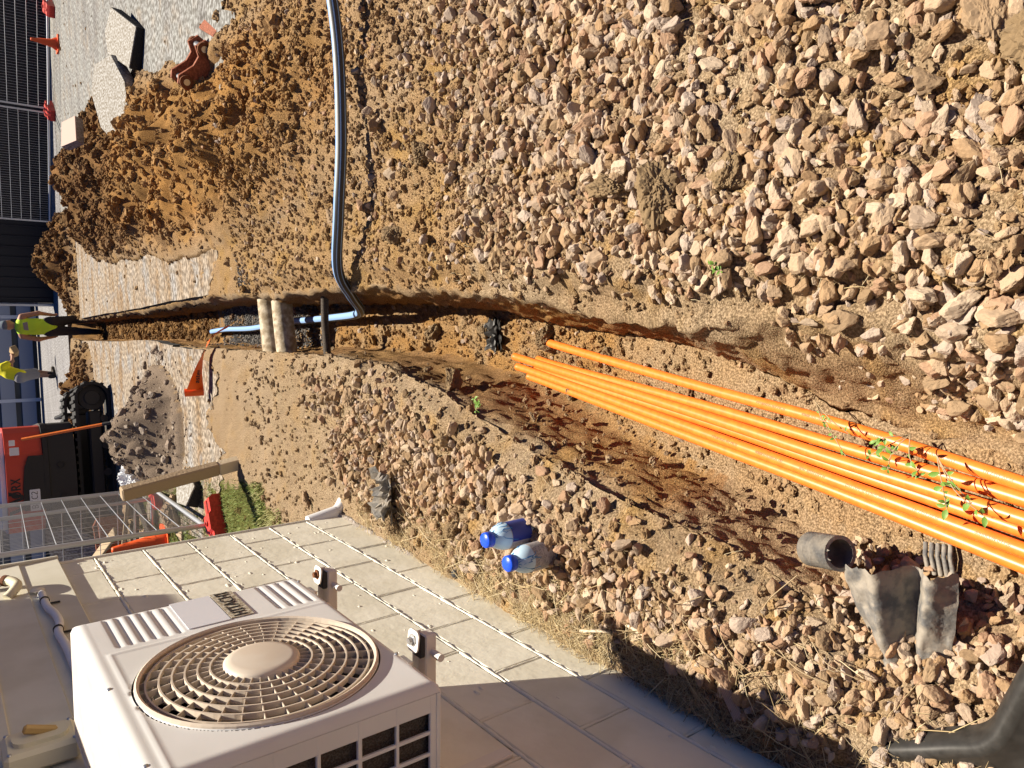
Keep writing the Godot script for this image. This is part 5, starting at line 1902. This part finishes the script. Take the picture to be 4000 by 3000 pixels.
	slab_piece("broken_slab", "chunk of black asphalt with pale concrete on the grass behind the post", PackedVector2Array([Vector2(-0.16, -0.12), Vector2(0.14, -0.14), Vector2(0.2, 0.06), Vector2(0.0, 0.16), Vector2(-0.18, 0.08)]), 0.10, Transform3D(Basis(Vector3.UP, 1.1) * Basis(Vector3.RIGHT, 0.35), Vector3(-0.80, gy(7.2) + 0.02, -7.25)), M.concrete, M.asphalt_edge, "slab")
	# digger bucket left on the heap
	var bk := thing("digger_bucket", "rusty red excavator bucket with two pins half buried in the spoil heap", "bucket", Vector3(2.62, terrain(2.62, -5.95) - 0.02, -5.95), -0.55)
	for s in [-1, 1]:
		st = new_st()
		prism(st, PackedVector2Array([Vector2(-0.17, -0.06), Vector2(0.16, -0.08), Vector2(0.22, 0.03), Vector2(0.16, 0.10), Vector2(0.09, 0.07), Vector2(0.02, 0.10), Vector2(-0.07, 0.20), Vector2(-0.13, 0.20), Vector2(-0.17, 0.14)]), 0.028, Transform3D(Basis(), Vector3(0, 0, s * 0.105 - 0.014)))
		var ear := done(st, "ear", M.rust_red, bk)
		for p in [Vector2(0.155, 0.04), Vector2(-0.105, 0.145)]:
			st = new_st()
			lathe(st, [Vector2(0.05, -0.02), Vector2(0.05, 0.02), Vector2(0.03, 0.022), Vector2(0.001, 0.022)], Transform3D(Basis(Vector3.RIGHT, PI / 2), Vector3(p.x, p.y, s * 0.125)), 18, false)
			done(st, "boss", M.rust, ear)
	for p in [Vector2(0.155, 0.04), Vector2(-0.105, 0.145)]:
		st = new_st()
		tube(st, [Vector3(p.x, p.y, -0.15), Vector3(p.x, p.y, 0.15)], 0.024, 14)
		done(st, "pin", M.steel, bk)
	st = new_st()
	lathe(st, [Vector2(0.26, -0.20), Vector2(0.26, 0.20)], Transform3D(Basis(Vector3.RIGHT, PI / 2), Vector3(0.0, -0.24, 0.0)), 14, true, 0.1, 1.9)
	lathe(st, [Vector2(0.235, -0.20), Vector2(0.235, 0.20)], Transform3D(Basis(Vector3.RIGHT, PI / 2), Vector3(0.0, -0.24, 0.0)), 14, true, 0.1, 1.9)
	done(st, "shell", M.rust_red, bk)
	st = new_st()
	box_at(st, Vector3(0.30, -0.04, -0.03), Vector3(0.10, 0.03, 0.40), 0.006, Basis(Vector3.FORWARD, 0.5))
	done(st, "cutting_edge", M.rust_red, bk)
	# shovel leaning on the digger
	var p0 := Vector3(-0.17, gy(11.0) + 0.05, -11.35)
	var p1 := Vector3(-0.33, 0.73, -11.9)
	var sh := thing("shovel", "long handled shovel with orange handle leaning on the excavator", "shovel", p0)
	st = new_st()
	tube(st, [(p1 - p0) * 0.17, p1 - p0], 0.021, 12)
	done(st, "handle", M.orange, sh)
	st = new_st()
	tube(st, [(p1 - p0) * 0.03, (p1 - p0) * 0.18], 0.024, 12)
	done(st, "socket", M.rubber, sh)
	st = new_st()
	prism(st, PackedVector2Array([Vector2(-0.11, 0.04), Vector2(-0.09, -0.18), Vector2(0.0, -0.25), Vector2(0.09, -0.18), Vector2(0.11, 0.04)]), 0.006, Transform3D(Basis(Vector3.RIGHT, -0.3), Vector3.ZERO))
	done(st, "blade", M.steel, sh)
	# clutter behind the left fence
	var bag := thing("white_bag", "crumpled white plastic bag behind the leaning post", "bag", Vector3(-0.86, gy(9.9) + 0.02, -9.95))
	mesh_node("bag", rock(5511, 4, 5, 0.22, 0.6), M.white_pvc, bag).transform = Transform3D(Basis.from_scale(Vector3(0.17, 0.15, 0.17)), Vector3(0, 0.12, 0))
	var crate := thing("red_crate", "rust red metal box in the pile behind the left mesh fence", "box", Vector3(-1.75, gy(11.3), -11.3), 0.4)
	st = new_st()
	box_at(st, Vector3(0, 0.16, 0), Vector3(0.52, 0.03, 0.42), 0.004)
	for s in [-1, 1]:
		box_at(st, Vector3(s * 0.245, 0.30, 0), Vector3(0.03, 0.28, 0.42), 0.004)
		box_at(st, Vector3(0, 0.30, s * 0.195), Vector3(0.46, 0.26, 0.03), 0.004)
	done(st, "box", M.rust_red, crate)
	for s in [[-0.22, -0.17], [0.22, -0.17], [0.22, 0.17], [-0.22, 0.17]]:
		st = new_st()
		box_at(st, Vector3(s[0], 0.075, s[1]), Vector3(0.05, 0.15, 0.05), 0.004)
		done(st, "leg", M.rust, crate)
	slab_piece("broken_slab", "grey concrete sheet standing on edge behind the left mesh fence", PackedVector2Array([Vector2(-0.6, -0.4), Vector2(0.5, -0.45), Vector2(0.65, 0.1), Vector2(0.2, 0.5), Vector2(-0.5, 0.42)]), 0.06, Transform3D(Basis(Vector3.UP, 0.2) * Basis(Vector3.RIGHT, 1.15), Vector3(-1.9, gy(12.6) + 0.45, -12.6)), M.concrete, M.concrete, "slab")
	for k in 5:
		var pl := thing("plank", ["long weathered plank on the pile behind the left fence", "short dark plank on the pile behind the left fence", "pale plank end against the house corner", "dark plank leaning under the fence", "thin pale batten on the pile"][k], "plank", Vector3([-1.5, -1.35, -1.25, -1.45, -1.8][k], gy(9.5) + [0.24, 0.18, 0.05, 0.1, 0.35][k], [-9.9, -9.5, -8.2, -9.2, -10.8][k]), [0.9, 0.3, 1.3, 0.7, 2.2][k], "planks behind the left fence")
		st = new_st()
		box_at(st, Vector3(0, 0.03, 0), Vector3([1.5, 0.8, 0.5, 1.2, 0.9][k], 0.04, 0.14), 0.006, Basis(Vector3.BACK, 0.12 * (k - 2)))
		done(st, "board", M.timber if k in [0, 2, 4] else M.old_iron, pl)
	for k in 3:
		var o := mesh_node("rock", rock(6200 + k, 3, 8, 0.08, 0.2), M.stone_tones[k])
		var x: float = [-1.1, -1.55, -1.25][k]
		var u: float = [8.2, 9.6, 10.4][k]
		o.transform = Transform3D(Basis(Vector3.UP, k * 1.3) * Basis.from_scale(Vector3(0.2, 0.13, 0.16)), Vector3(x, gy(u) + 0.09, -u))
		tag(o, ["pale concrete lump on the grass inside the left fence", "brown rock under the planks behind the left fence", "grey rubble lump behind the cone and the left fence"][k], "rock")
	# gravel heap beside the digger
	var gravel := []
	for i in 4500:
		var an := rng.randf() * TAU
		var rr := sqrt(rng.randf()) * 1.25
		var x := -0.27 + cos(an) * rr * 0.75
		var u := 8.85 + sin(an) * rr * 1.25
		if rr > 0.85 + 0.3 * n_mid.get_noise_2d(x, u) and rng.randf() < 0.75:
			continue
		var size := rng.randf_range(0.009, 0.02) if rng.randf() < 0.96 else rng.randf_range(0.03, 0.06)
		gravel.append([Vector3(x, terrain(x, -u) + size * 0.3, -u), Basis(Vector3(rng.randfn(), rng.randfn(), rng.randfn()).normalized(), rng.randf() * TAU).scaled(Vector3.ONE * size), rng.randi() % rock_meshes.size(), rng.randi() % 4])
	scatter("gravel_heap", gravel, rock_meshes, [[0.27, 0.21, 0.165], [0.33, 0.265, 0.21], [0.22, 0.17, 0.13], [0.40, 0.34, 0.28]], M.stone, "heap of grey brown gravel and road base beside the excavator", "gravel")

# ---------------------------------------------------------------- excavator
func build_digger() -> void:
	var dg := thing("excavator", "small red and black tracked excavator seen from behind, beyond the gravel heap", "excavator", Vector3(-0.75, gy(12.7) + 0.014, -12.9), 0.05)
	# tracks lie across the view
	for s in [0, 1]:
		var z: float = 0.32 - s * 1.15
		var st := new_st()
		var belt := []
		var L := 0.92
		var r := 0.235
		var n := 26
		for i in n + 1:
			var a := -PI / 2 + PI * i / n
			belt.append(Vector2(L + r * cos(a), 0.25 + r * sin(a)))
		for i in n + 1:
			var a := PI / 2 + PI * i / n
			belt.append(Vector2(-L + r * cos(a), 0.25 + r * sin(a)))
		st.set_smooth_group(-1)
		for i in belt.size():
			var p: Vector2 = belt[i]; var q: Vector2 = belt[(i + 1) % belt.size()]
			var c := Vector2(clampf(p.x, -L, L), 0.25)
			var c2 := Vector2(clampf(q.x, -L, L), 0.25)
			var pi := c + (p - c) * 0.82
			var qi := c2 + (q - c2) * 0.82
			quad(st, Vector3(p.x, p.y, z - 0.17), Vector3(q.x, q.y, z - 0.17), Vector3(q.x, q.y, z + 0.17), Vector3(p.x, p.y, z + 0.17))
			quad(st, Vector3(pi.x, pi.y, z - 0.17), Vector3(qi.x, qi.y, z - 0.17), Vector3(qi.x, qi.y, z + 0.17), Vector3(pi.x, pi.y, z + 0.17))
			for zz in [z - 0.17, z + 0.17]:
				quad(st, Vector3(p.x, p.y, zz), Vector3(q.x, q.y, zz), Vector3(qi.x, qi.y, zz), Vector3(pi.x, pi.y, zz))
		var tr := done(st, "track", M.track, dg)
		# cleats
		var total := 4 * L + TAU * r
		var cnt := 46
		st = new_st()
		for i in cnt:
			var d := total * i / cnt
			var p := Vector2.ZERO
			var nn := Vector2.ZERO
			if d < 2 * L:
				p = Vector2(-L + d, 0.25 + r); nn = Vector2(0, 1)
			elif d < 2 * L + PI * r:
				var a := PI / 2 - (d - 2 * L) / r
				p = Vector2(L + r * cos(a), 0.25 + r * sin(a)); nn = Vector2(cos(a), sin(a))
			elif d < 4 * L + PI * r:
				p = Vector2(L - (d - 2 * L - PI * r), 0.25 - r); nn = Vector2(0, -1)
			else:
				var a := -PI / 2 - (d - 4 * L - PI * r) / r
				p = Vector2(-L + r * cos(a), 0.25 + r * sin(a)); nn = Vector2(cos(a), sin(a))
			box_at(st, Vector3(p.x + nn.x * 0.008, p.y + nn.y * 0.008, z), Vector3(0.03, 0.045, 0.33), 0.006, Basis(Vector3(nn.x, nn.y, 0), Vector3(-nn.y, nn.x, 0), Vector3(0, 0, 1)))
		done(st, "cleats", M.track, tr).set_meta("kind", "stuff")
		st = new_st()
		box_at(st, Vector3(-0.05, 0.23, z), Vector3(1.55, 0.17, 0.24), 0.02)
		done(st, "track_frame", M.digger_dark, dg)
		for wx in [0.92, -0.92]:
			st = new_st()
			lathe(st, [Vector2(0.001, 0.03), Vector2(0.10, 0.03), Vector2(0.115, 0.015), Vector2(0.18, 0.0), Vector2(0.18, -0.10)], Transform3D(Basis(Vector3.RIGHT, PI / 2), Vector3(wx, 0.25, z + 0.10)), 22, false)
			done(st, "sprocket", M.digger_dark, dg)
		for k in 4:
			st = new_st()
			lathe(st, [Vector2(0.001, 0.02), Vector2(0.055, 0.02), Vector2(0.06, -0.05)], Transform3D(Basis(Vector3.RIGHT, PI / 2), Vector3(-0.6 + k * 0.4, 0.11, z + 0.125)), 14, false)
			done(st, "roller", M.digger_dark, dg)
	# slew ring and upper body, rear towards us
	var st3 := new_st()
	lathe(st3, [Vector2(0.42, 0.42), Vector2(0.42, 0.55)], Transform3D(Basis(), Vector3(-0.25, 0, -0.25)), 28)
	done(st3, "slew_ring", M.digger_dark, dg)
	var plan := func(hw: float, depth: float, cut: float) -> PackedVector2Array:    # seen from above, rear rounded
		var p := PackedVector2Array()
		for i in 13:
			var a := PI * i / 12
			p.append(Vector2(hw * cos(a) * (1.0 if i > 0 and i < 12 else 1.0), -0.35 - depth * pow(sin(a), 0.6)))
		p.append(Vector2(-hw, 0.75))
		p.append(Vector2(hw, 0.75))
		return p
	var lay := Basis(Vector3.RIGHT, -PI / 2)
	var bx := Vector3(-0.18, 0, -0.25)
	for part in [["lower_body", 0.53, 0.33, 0.78, 0.47, M.digger_dark], ["counterweight", 0.865, 0.06, 0.79, 0.49, M.digger_dark], ["hood", 0.93, 0.44, 0.76, 0.45, M.digger_red], ["canopy_base", 1.375, 0.06, 0.70, 0.36, M.plate]]:
		var s2 := new_st()
		var o: PackedVector2Array = plan.call(part[3], part[4], 0.0)
		prism(s2, o, part[2], Transform3D(lay, bx + Vector3(0, part[1], 0)))
		done(s2, part[0], part[5], dg)
	# black grille panel let into the red hood, with the number plate
	var face := func(x: float, y: float, lift: float) -> Transform3D: return Transform3D(Basis(), bx + Vector3(x, y, 0.35 + 0.47 * pow(sin(acos(clampf(x / 0.78, -0.98, 0.98))), 0.6) + lift))
	var s3 := new_st()
	prism(s3, PackedVector2Array([Vector2(-0.42, -0.16), Vector2(0.34, -0.16), Vector2(0.34, 0.02), Vector2(0.2, 0.07), Vector2(-0.1, 0.10), Vector2(-0.42, 0.10)]), 0.04, face.call(-0.02, 1.085, -0.03))
	done(s3, "rear_panel", M.digger_dark, dg)
	s3 = new_st()
	prism(s3, panel_outline(0.30, 0.125, 0.012), 0.008, face.call(-0.30, 1.055, 0.035))
	var plate := done(s3, "number_plate", M.white_pvc, dg)
	letters(plate, "lettering", "BIIC2", 0.075, Transform3D(Basis(), face.call(-0.30, 1.06, 0.044).origin), M.ink, false)
	var logo := letters(dg, "lettering", "ORX", 0.115, face.call(-0.115, 1.27, 0.022), M.ink, true, 0.9)
	letters(dg, "lettering", "W", 0.17, face.call(-0.315, 1.27, 0.03), M.ink, true, 1.5)
	for d in [[0.40, 1.26, 0.11, 0.11], [0.52, 1.28, 0.08, 0.07]]:
		s3 = new_st()
		prism(s3, panel_outline(d[2], d[3], 0.006), 0.004, face.call(d[0], d[1], 0.012))
		done(s3, "sticker", M.white_pvc, dg)
	for d in [[0.16, 0.72], [-0.30, 0.70]]:
		s3 = new_st()
		lathe(s3, [Vector2(0.05, 0.02), Vector2(0.04, 0.022), Vector2(0.038, -0.01), Vector2(0.001, -0.01)], Transform3D(Basis(Vector3.RIGHT, PI / 2), face.call(d[0], d[1], 0.012).origin - Vector3(0, 0, 0.02)), 16, false)
		done(s3, "port", M.track, dg)
	# canopy posts and roof above the picture, boom beyond
	for p in [[-0.55, -0.15], [0.5, -0.15], [-0.55, -0.95], [0.5, -0.95]]:
		s3 = new_st()
		tube(s3, [Vector3(p[0], 1.35, p[1]), Vector3(p[0], 2.45, p[1])], 0.03, 10)
		done(s3, "canopy_post", M.digger_dark, dg)
	s3 = new_st()
	box_at(s3, Vector3(-0.02, 2.48, -0.55), Vector3(1.25, 0.08, 1.05), 0.03)
	done(s3, "canopy_roof", M.digger_red, dg)
	s3 = new_st()
	box_at(s3, Vector3(0.75, 0.30, -1.35), Vector3(0.06, 0.42, 0.9), 0.02)
	done(s3, "blade", M.digger_dark, dg)

# ---------------------------------------------------------------- people: one smooth skin over a skeleton
func skin(bones: Array, cell: float, blend: float) -> ArrayMesh:
	var lo := Vector3.INF
	var hi := -Vector3.INF
	for b in bones:
		var r: float = maxf(b[2], b[3]) + cell * 2
		for p in [b[0], b[1]]:
			lo = lo.min(p - Vector3.ONE * r)
			hi = hi.max(p + Vector3.ONE * r)
	var n := Vector3i(((hi - lo) / cell).ceil()) + Vector3i.ONE
	var field := PackedFloat32Array()
	field.resize(n.x * n.y * n.z)
	field.fill(1.0)
	var sx := n.y * n.z
	for b in bones:
		var r: float = maxf(b[2], b[3]) + blend + cell * 2
		var a: Vector3i = Vector3i(((b[0].min(b[1]) - Vector3.ONE * r - lo) / cell).floor()).clamp(Vector3i.ZERO, n - Vector3i.ONE)
		var z: Vector3i = Vector3i(((b[0].max(b[1]) + Vector3.ONE * r - lo) / cell).ceil()).clamp(Vector3i.ZERO, n - Vector3i.ONE)
		var ab: Vector3 = b[1] - b[0]
		var l2 := maxf(ab.length_squared(), 1e-9)
		var sq: Vector3 = b[4] if b.size() > 4 else Vector3.ONE
		for i in range(a.x, z.x + 1):
			for j in range(a.y, z.y + 1):
				for k in range(a.z, z.z + 1):
					var p := lo + Vector3(i, j, k) * cell
					var h := clampf((p - b[0]).dot(ab) / l2, 0, 1)
					var d: float = ((p - b[0] - ab * h) / sq).length() - lerpf(b[2], b[3], h)
					var id := i * sx + j * n.z + k
					var e := field[id]
					var m := clampf(0.5 + 0.5 * (e - d) / blend, 0, 1)
					field[id] = lerpf(e, d, m) - blend * m * (1 - m)
	var vid := {}
	var verts := PackedVector3Array()
	var off := [0, sx, n.z, sx + n.z, 1, sx + 1, n.z + 1, sx + n.z + 1]
	var edges := [[0, 1], [2, 3], [4, 5], [6, 7], [0, 2], [1, 3], [4, 6], [5, 7], [0, 4], [1, 5], [2, 6], [3, 7]]
	for i in n.x - 1:
		for j in n.y - 1:
			for k in n.z - 1:
				var id := i * sx + j * n.z + k
				var neg := 0
				for o in off:
					if field[id + o] < 0:
						neg += 1
				if neg == 0 or neg == 8:
					continue
				var s := Vector3.ZERO
				var c := 0
				for e in edges:
					var f0 := field[id + off[e[0]]]
					var f1 := field[id + off[e[1]]]
					if (f0 < 0) != (f1 < 0):
						var t := f0 / (f0 - f1)
						var q0 := Vector3(e[0] & 1, (e[0] >> 1) & 1, (e[0] >> 2) & 1)
						var q1 := Vector3(e[1] & 1, (e[1] >> 1) & 1, (e[1] >> 2) & 1)
						s += q0.lerp(q1, t)
						c += 1
				vid[id] = verts.size()
				verts.append(lo + (Vector3(i, j, k) + s / c) * cell)
	var st := new_st()
	st.set_smooth_group(0)
	for id in vid:
		var dirs := [[sx, n.z, 1], [n.z, 1, sx], [1, sx, n.z]]
		for d in dirs:
			if id + d[0] >= field.size():
				continue
			var f0 := field[id]
			var f1 := field[id + d[0]]
			if (f0 < 0) == (f1 < 0):
				continue
			var q := [id, id - d[1], id - d[1] - d[2], id - d[2]]
			if not (vid.has(q[1]) and vid.has(q[2]) and vid.has(q[3])):
				continue
			var v := q.map(func(e): return verts[vid[e]])
			if f0 < 0:
				quad(st, v[0], v[3], v[2], v[1])
			else:
				quad(st, v[0], v[1], v[2], v[3])
	st.generate_normals()
	return st.commit()

func fat(bones: Array, extra: float) -> Array:
	return bones.map(func(b): return [b[0], b[1], b[2] + extra, b[3] + extra] + b.slice(4))

func hand_bones(w: Vector3, fwd: Vector3, side: Vector3) -> Array:
	var o := [[w, w + fwd * 0.07, 0.026, 0.030]]
	for i in 4:
		var r := w + fwd * 0.075 + side * (-0.028 + i * 0.019)
		var mid: Vector3 = r + fwd * (0.035 - 0.004 * absf(i - 1.5)) + side.cross(fwd) * 0.008
		o.append([r, mid, 0.0105, 0.0095])
		o.append([mid, mid + fwd * 0.022 + side.cross(fwd) * 0.02, 0.0095, 0.008])
	o.append([w + fwd * 0.02 - side * 0.02, w + fwd * 0.05 - side * 0.05, 0.012, 0.011])
	o.append([w + fwd * 0.05 - side * 0.05, w + fwd * 0.075 - side * 0.045, 0.011, 0.009])
	return o

func build_people() -> void:
	# worker walking away along the trench
	var V := func(x: float, y: float, z: float) -> Vector3: return Vector3(x, y, z)
	var p := thing("person", "worker in lime yellow singlet, dark trousers and cap standing in the far trench", "person", Vector3(1.64, -1.055, -16.45), -0.25)
	var sw := Vector3(1.0, 1.0, 0.72)
	var torso := [[V.call(0, 0.95, 0), V.call(0, 1.18, -0.02), 0.15, 0.145, sw], [V.call(0, 1.18, -0.02), V.call(0, 1.36, -0.05), 0.15, 0.155, sw], [V.call(-0.14, 1.40, -0.05), V.call(0.14, 1.40, -0.05), 0.07, 0.07]]
	var legs := [[V.call(-0.08, 0.90, 0), V.call(-0.10, 0.49, -0.05), 0.10, 0.068], [V.call(-0.10, 0.49, -0.05), V.call(-0.10, 0.12, 0.05), 0.066, 0.048], [V.call(0.09, 0.90, 0), V.call(0.13, 0.50, -0.14), 0.10, 0.068], [V.call(0.13, 0.50, -0.14), V.call(0.12, 0.14, -0.20), 0.066, 0.048], [V.call(-0.06, 0.95, 0), V.call(0.06, 0.95, 0), 0.125, 0.125, sw]]
	var boots := [[V.call(-0.10, 0.20, 0.045), V.call(-0.10, 0.07, 0.06), 0.058, 0.055], [V.call(-0.10, 0.05, 0.07), V.call(-0.11, 0.045, -0.10), 0.050, 0.046], [V.call(0.12, 0.20, -0.19), V.call(0.12, 0.07, -0.19), 0.058, 0.055], [V.call(0.12, 0.05, -0.18), V.call(0.13, 0.045, -0.34), 0.050, 0.046]]
	var arms := [[V.call(0.20, 1.40, -0.05), V.call(0.27, 1.12, -0.04), 0.056, 0.045], [V.call(0.27, 1.12, -0.04), V.call(0.22, 0.90, -0.18), 0.044, 0.031], [V.call(-0.20, 1.40, -0.05), V.call(-0.26, 1.12, -0.03), 0.056, 0.045], [V.call(-0.26, 1.12, -0.03), V.call(-0.24, 0.90, -0.16), 0.044, 0.031]]
	var head := [[V.call(0, 1.44, -0.06), V.call(0.01, 1.54, -0.10), 0.058, 0.055], [V.call(0.015, 1.60, -0.115), V.call(0.02, 1.66, -0.115), 0.082, 0.088], [V.call(0.02, 1.57, -0.165), V.call(0.02, 1.60, -0.18), 0.045, 0.04], [V.call(0.02, 1.615, -0.20), V.call(0.02, 1.60, -0.222), 0.012, 0.014], [V.call(-0.07, 1.62, -0.11), V.call(-0.074, 1.60, -0.11), 0.014, 0.012], [V.call(0.108, 1.62, -0.11), V.call(0.112, 1.60, -0.11), 0.014, 0.012]]
	var body := head + arms + [torso[2]] + hand_bones(V.call(0.22, 0.90, -0.18), Vector3(-0.1, -0.9, -0.3).normalized(), Vector3(0, -0.3, 0.95).normalized()) + hand_bones(V.call(-0.24, 0.90, -0.16), Vector3(0.1, -0.9, -0.3).normalized(), Vector3(0, -0.3, 0.95).normalized()) + torso + legs
	mesh_node("body", skin(body, 0.0165, 0.025), M.skin, p)
	mesh_node("singlet", skin(fat([torso[0], torso[1], [V.call(-0.11, 1.40, -0.05), V.call(0.11, 1.40, -0.05), 0.068, 0.068]], 0.014), 0.02, 0.03), M.hivis, p)
	mesh_node("trousers", skin(fat(legs, 0.014), 0.02, 0.03), M.cloth_dark, p)
	mesh_node("boots", skin(boots, 0.016, 0.02), M.boot, p)
	mesh_node("cap", skin([[V.call(0.018, 1.685, -0.11), V.call(0.018, 1.70, -0.12), 0.092, 0.085], [V.call(0.02, 1.685, -0.17), V.call(0.02, 1.665, -0.27), 0.05, 0.04, Vector3(1.3, 0.3, 1)]], 0.016, 0.02), M.cap, p)
	var st := new_st()
	prism(st, PackedVector2Array([Vector2(-0.08, 0.0), Vector2(0.09, 0.02), Vector2(0.07, 0.10), Vector2(-0.07, 0.08)]), 0.004, Transform3D(Basis(Vector3.UP, 0.0), V.call(0.02, 1.30, 0.077)))
	done(st, "back_print", M.cloth_grey, p)
	p.scale = Vector3.ONE * 0.94
	# worker bending forward, holding something
	var q := thing("person", "worker in yellow shirt and grey shorts bending forward on the pale yard", "person", Vector3(0.98, gy(22.9) + 0.014, -22.9), 0.35)
	torso = [[V.call(0, 0.80, 0.10), V.call(0.10, 1.00, 0.05), 0.155, 0.15, sw], [V.call(0.10, 1.00, 0.05), V.call(0.24, 1.15, 0.0), 0.15, 0.15, sw]]
	legs = [[V.call(-0.07, 0.78, 0.12), V.call(0.02, 0.42, 0.05), 0.10, 0.075], [V.call(0.07, 0.78, 0.02), V.call(0.16, 0.44, -0.06), 0.10, 0.075], [V.call(-0.05, 0.80, 0.1), V.call(0.05, 0.80, 0.05), 0.13, 0.13]]
	var shins := [[V.call(0.02, 0.44, 0.05), V.call(-0.04, 0.10, 0.08), 0.06, 0.042], [V.call(0.16, 0.46, -0.06), V.call(0.10, 0.10, -0.04), 0.06, 0.042]]
	boots = [[V.call(-0.05, 0.13, 0.08), V.call(-0.05, 0.06, 0.08), 0.055, 0.052], [V.call(-0.04, 0.045, 0.08), V.call(0.12, 0.04, 0.05), 0.046, 0.044], [V.call(0.09, 0.13, -0.04), V.call(0.09, 0.06, -0.04), 0.055, 0.052], [V.call(0.10, 0.045, -0.04), V.call(0.26, 0.04, -0.07), 0.046, 0.044]]
	arms = [[V.call(0.25, 1.16, 0.16), V.call(0.36, 0.94, 0.20), 0.054, 0.044], [V.call(0.36, 0.94, 0.20), V.call(0.52, 0.92, 0.12), 0.042, 0.031], [V.call(0.25, 1.16, -0.15), V.call(0.38, 0.95, -0.14), 0.054, 0.044], [V.call(0.38, 0.95, -0.14), V.call(0.54, 0.92, -0.04), 0.042, 0.031]]
	head = [[V.call(0.27, 1.20, 0.0), V.call(0.34, 1.27, 0.0), 0.058, 0.056], [V.call(0.37, 1.33, 0.0), V.call(0.39, 1.38, 0.0), 0.085, 0.088], [V.call(0.44, 1.29, 0.0), V.call(0.45, 1.31, 0.0), 0.045, 0.042], [V.call(0.475, 1.335, 0), V.call(0.49, 1.32, 0), 0.013, 0.014], [V.call(0.37, 1.33, 0.09), V.call(0.37, 1.31, 0.092), 0.014, 0.012], [V.call(0.37, 1.33, -0.09), V.call(0.37, 1.31, -0.092), 0.014, 0.012]]
	body = head + arms + torso + legs + shins + hand_bones(V.call(0.52, 0.92, 0.12), Vector3(0.95, 0.0, -0.3).normalized(), Vector3(0, 1, 0)) + hand_bones(V.call(0.54, 0.92, -0.04), Vector3(0.95, 0.0, 0.2).normalized(), Vector3(0, 1, 0))
	mesh_node("body", skin(body, 0.018, 0.025), M.skin, q)
	mesh_node("shirt", skin(fat(torso + [[V.call(0.24, 1.15, -0.14), V.call(0.24, 1.15, 0.14), 0.075, 0.075]] + [[V.call(0.25, 1.16, 0.16), V.call(0.31, 1.04, 0.18), 0.06, 0.058], [V.call(0.25, 1.16, -0.15), V.call(0.32, 1.05, -0.145), 0.06, 0.058]], 0.014), 0.022, 0.03), M.hivis_yellow, q)
	mesh_node("shorts", skin(fat(legs, 0.018), 0.022, 0.03), M.cloth_grey, q)
	mesh_node("boots", skin(boots, 0.018, 0.02), M.boot, q)
	mesh_node("beanie", skin([[V.call(0.38, 1.40, 0.0), V.call(0.365, 1.42, 0.0), 0.094, 0.085]], 0.018, 0.02), M.rubber, q)
	var pk := thing("paper_bundle", "brown cardboard bundle held by the worker in the yellow shirt", "package", Vector3(0.98, gy(22.9) + 0.80, -22.9), 0.35)
	st = new_st()
	box_at(st, V.call(0.72, 0.08, 0.02), Vector3(0.20, 0.14, 0.30), 0.01, Basis(Vector3.BACK, 0.4))
	done(st, "bundle", mat(lin(0.36, 0.25, 0.13), 0.85), pk)
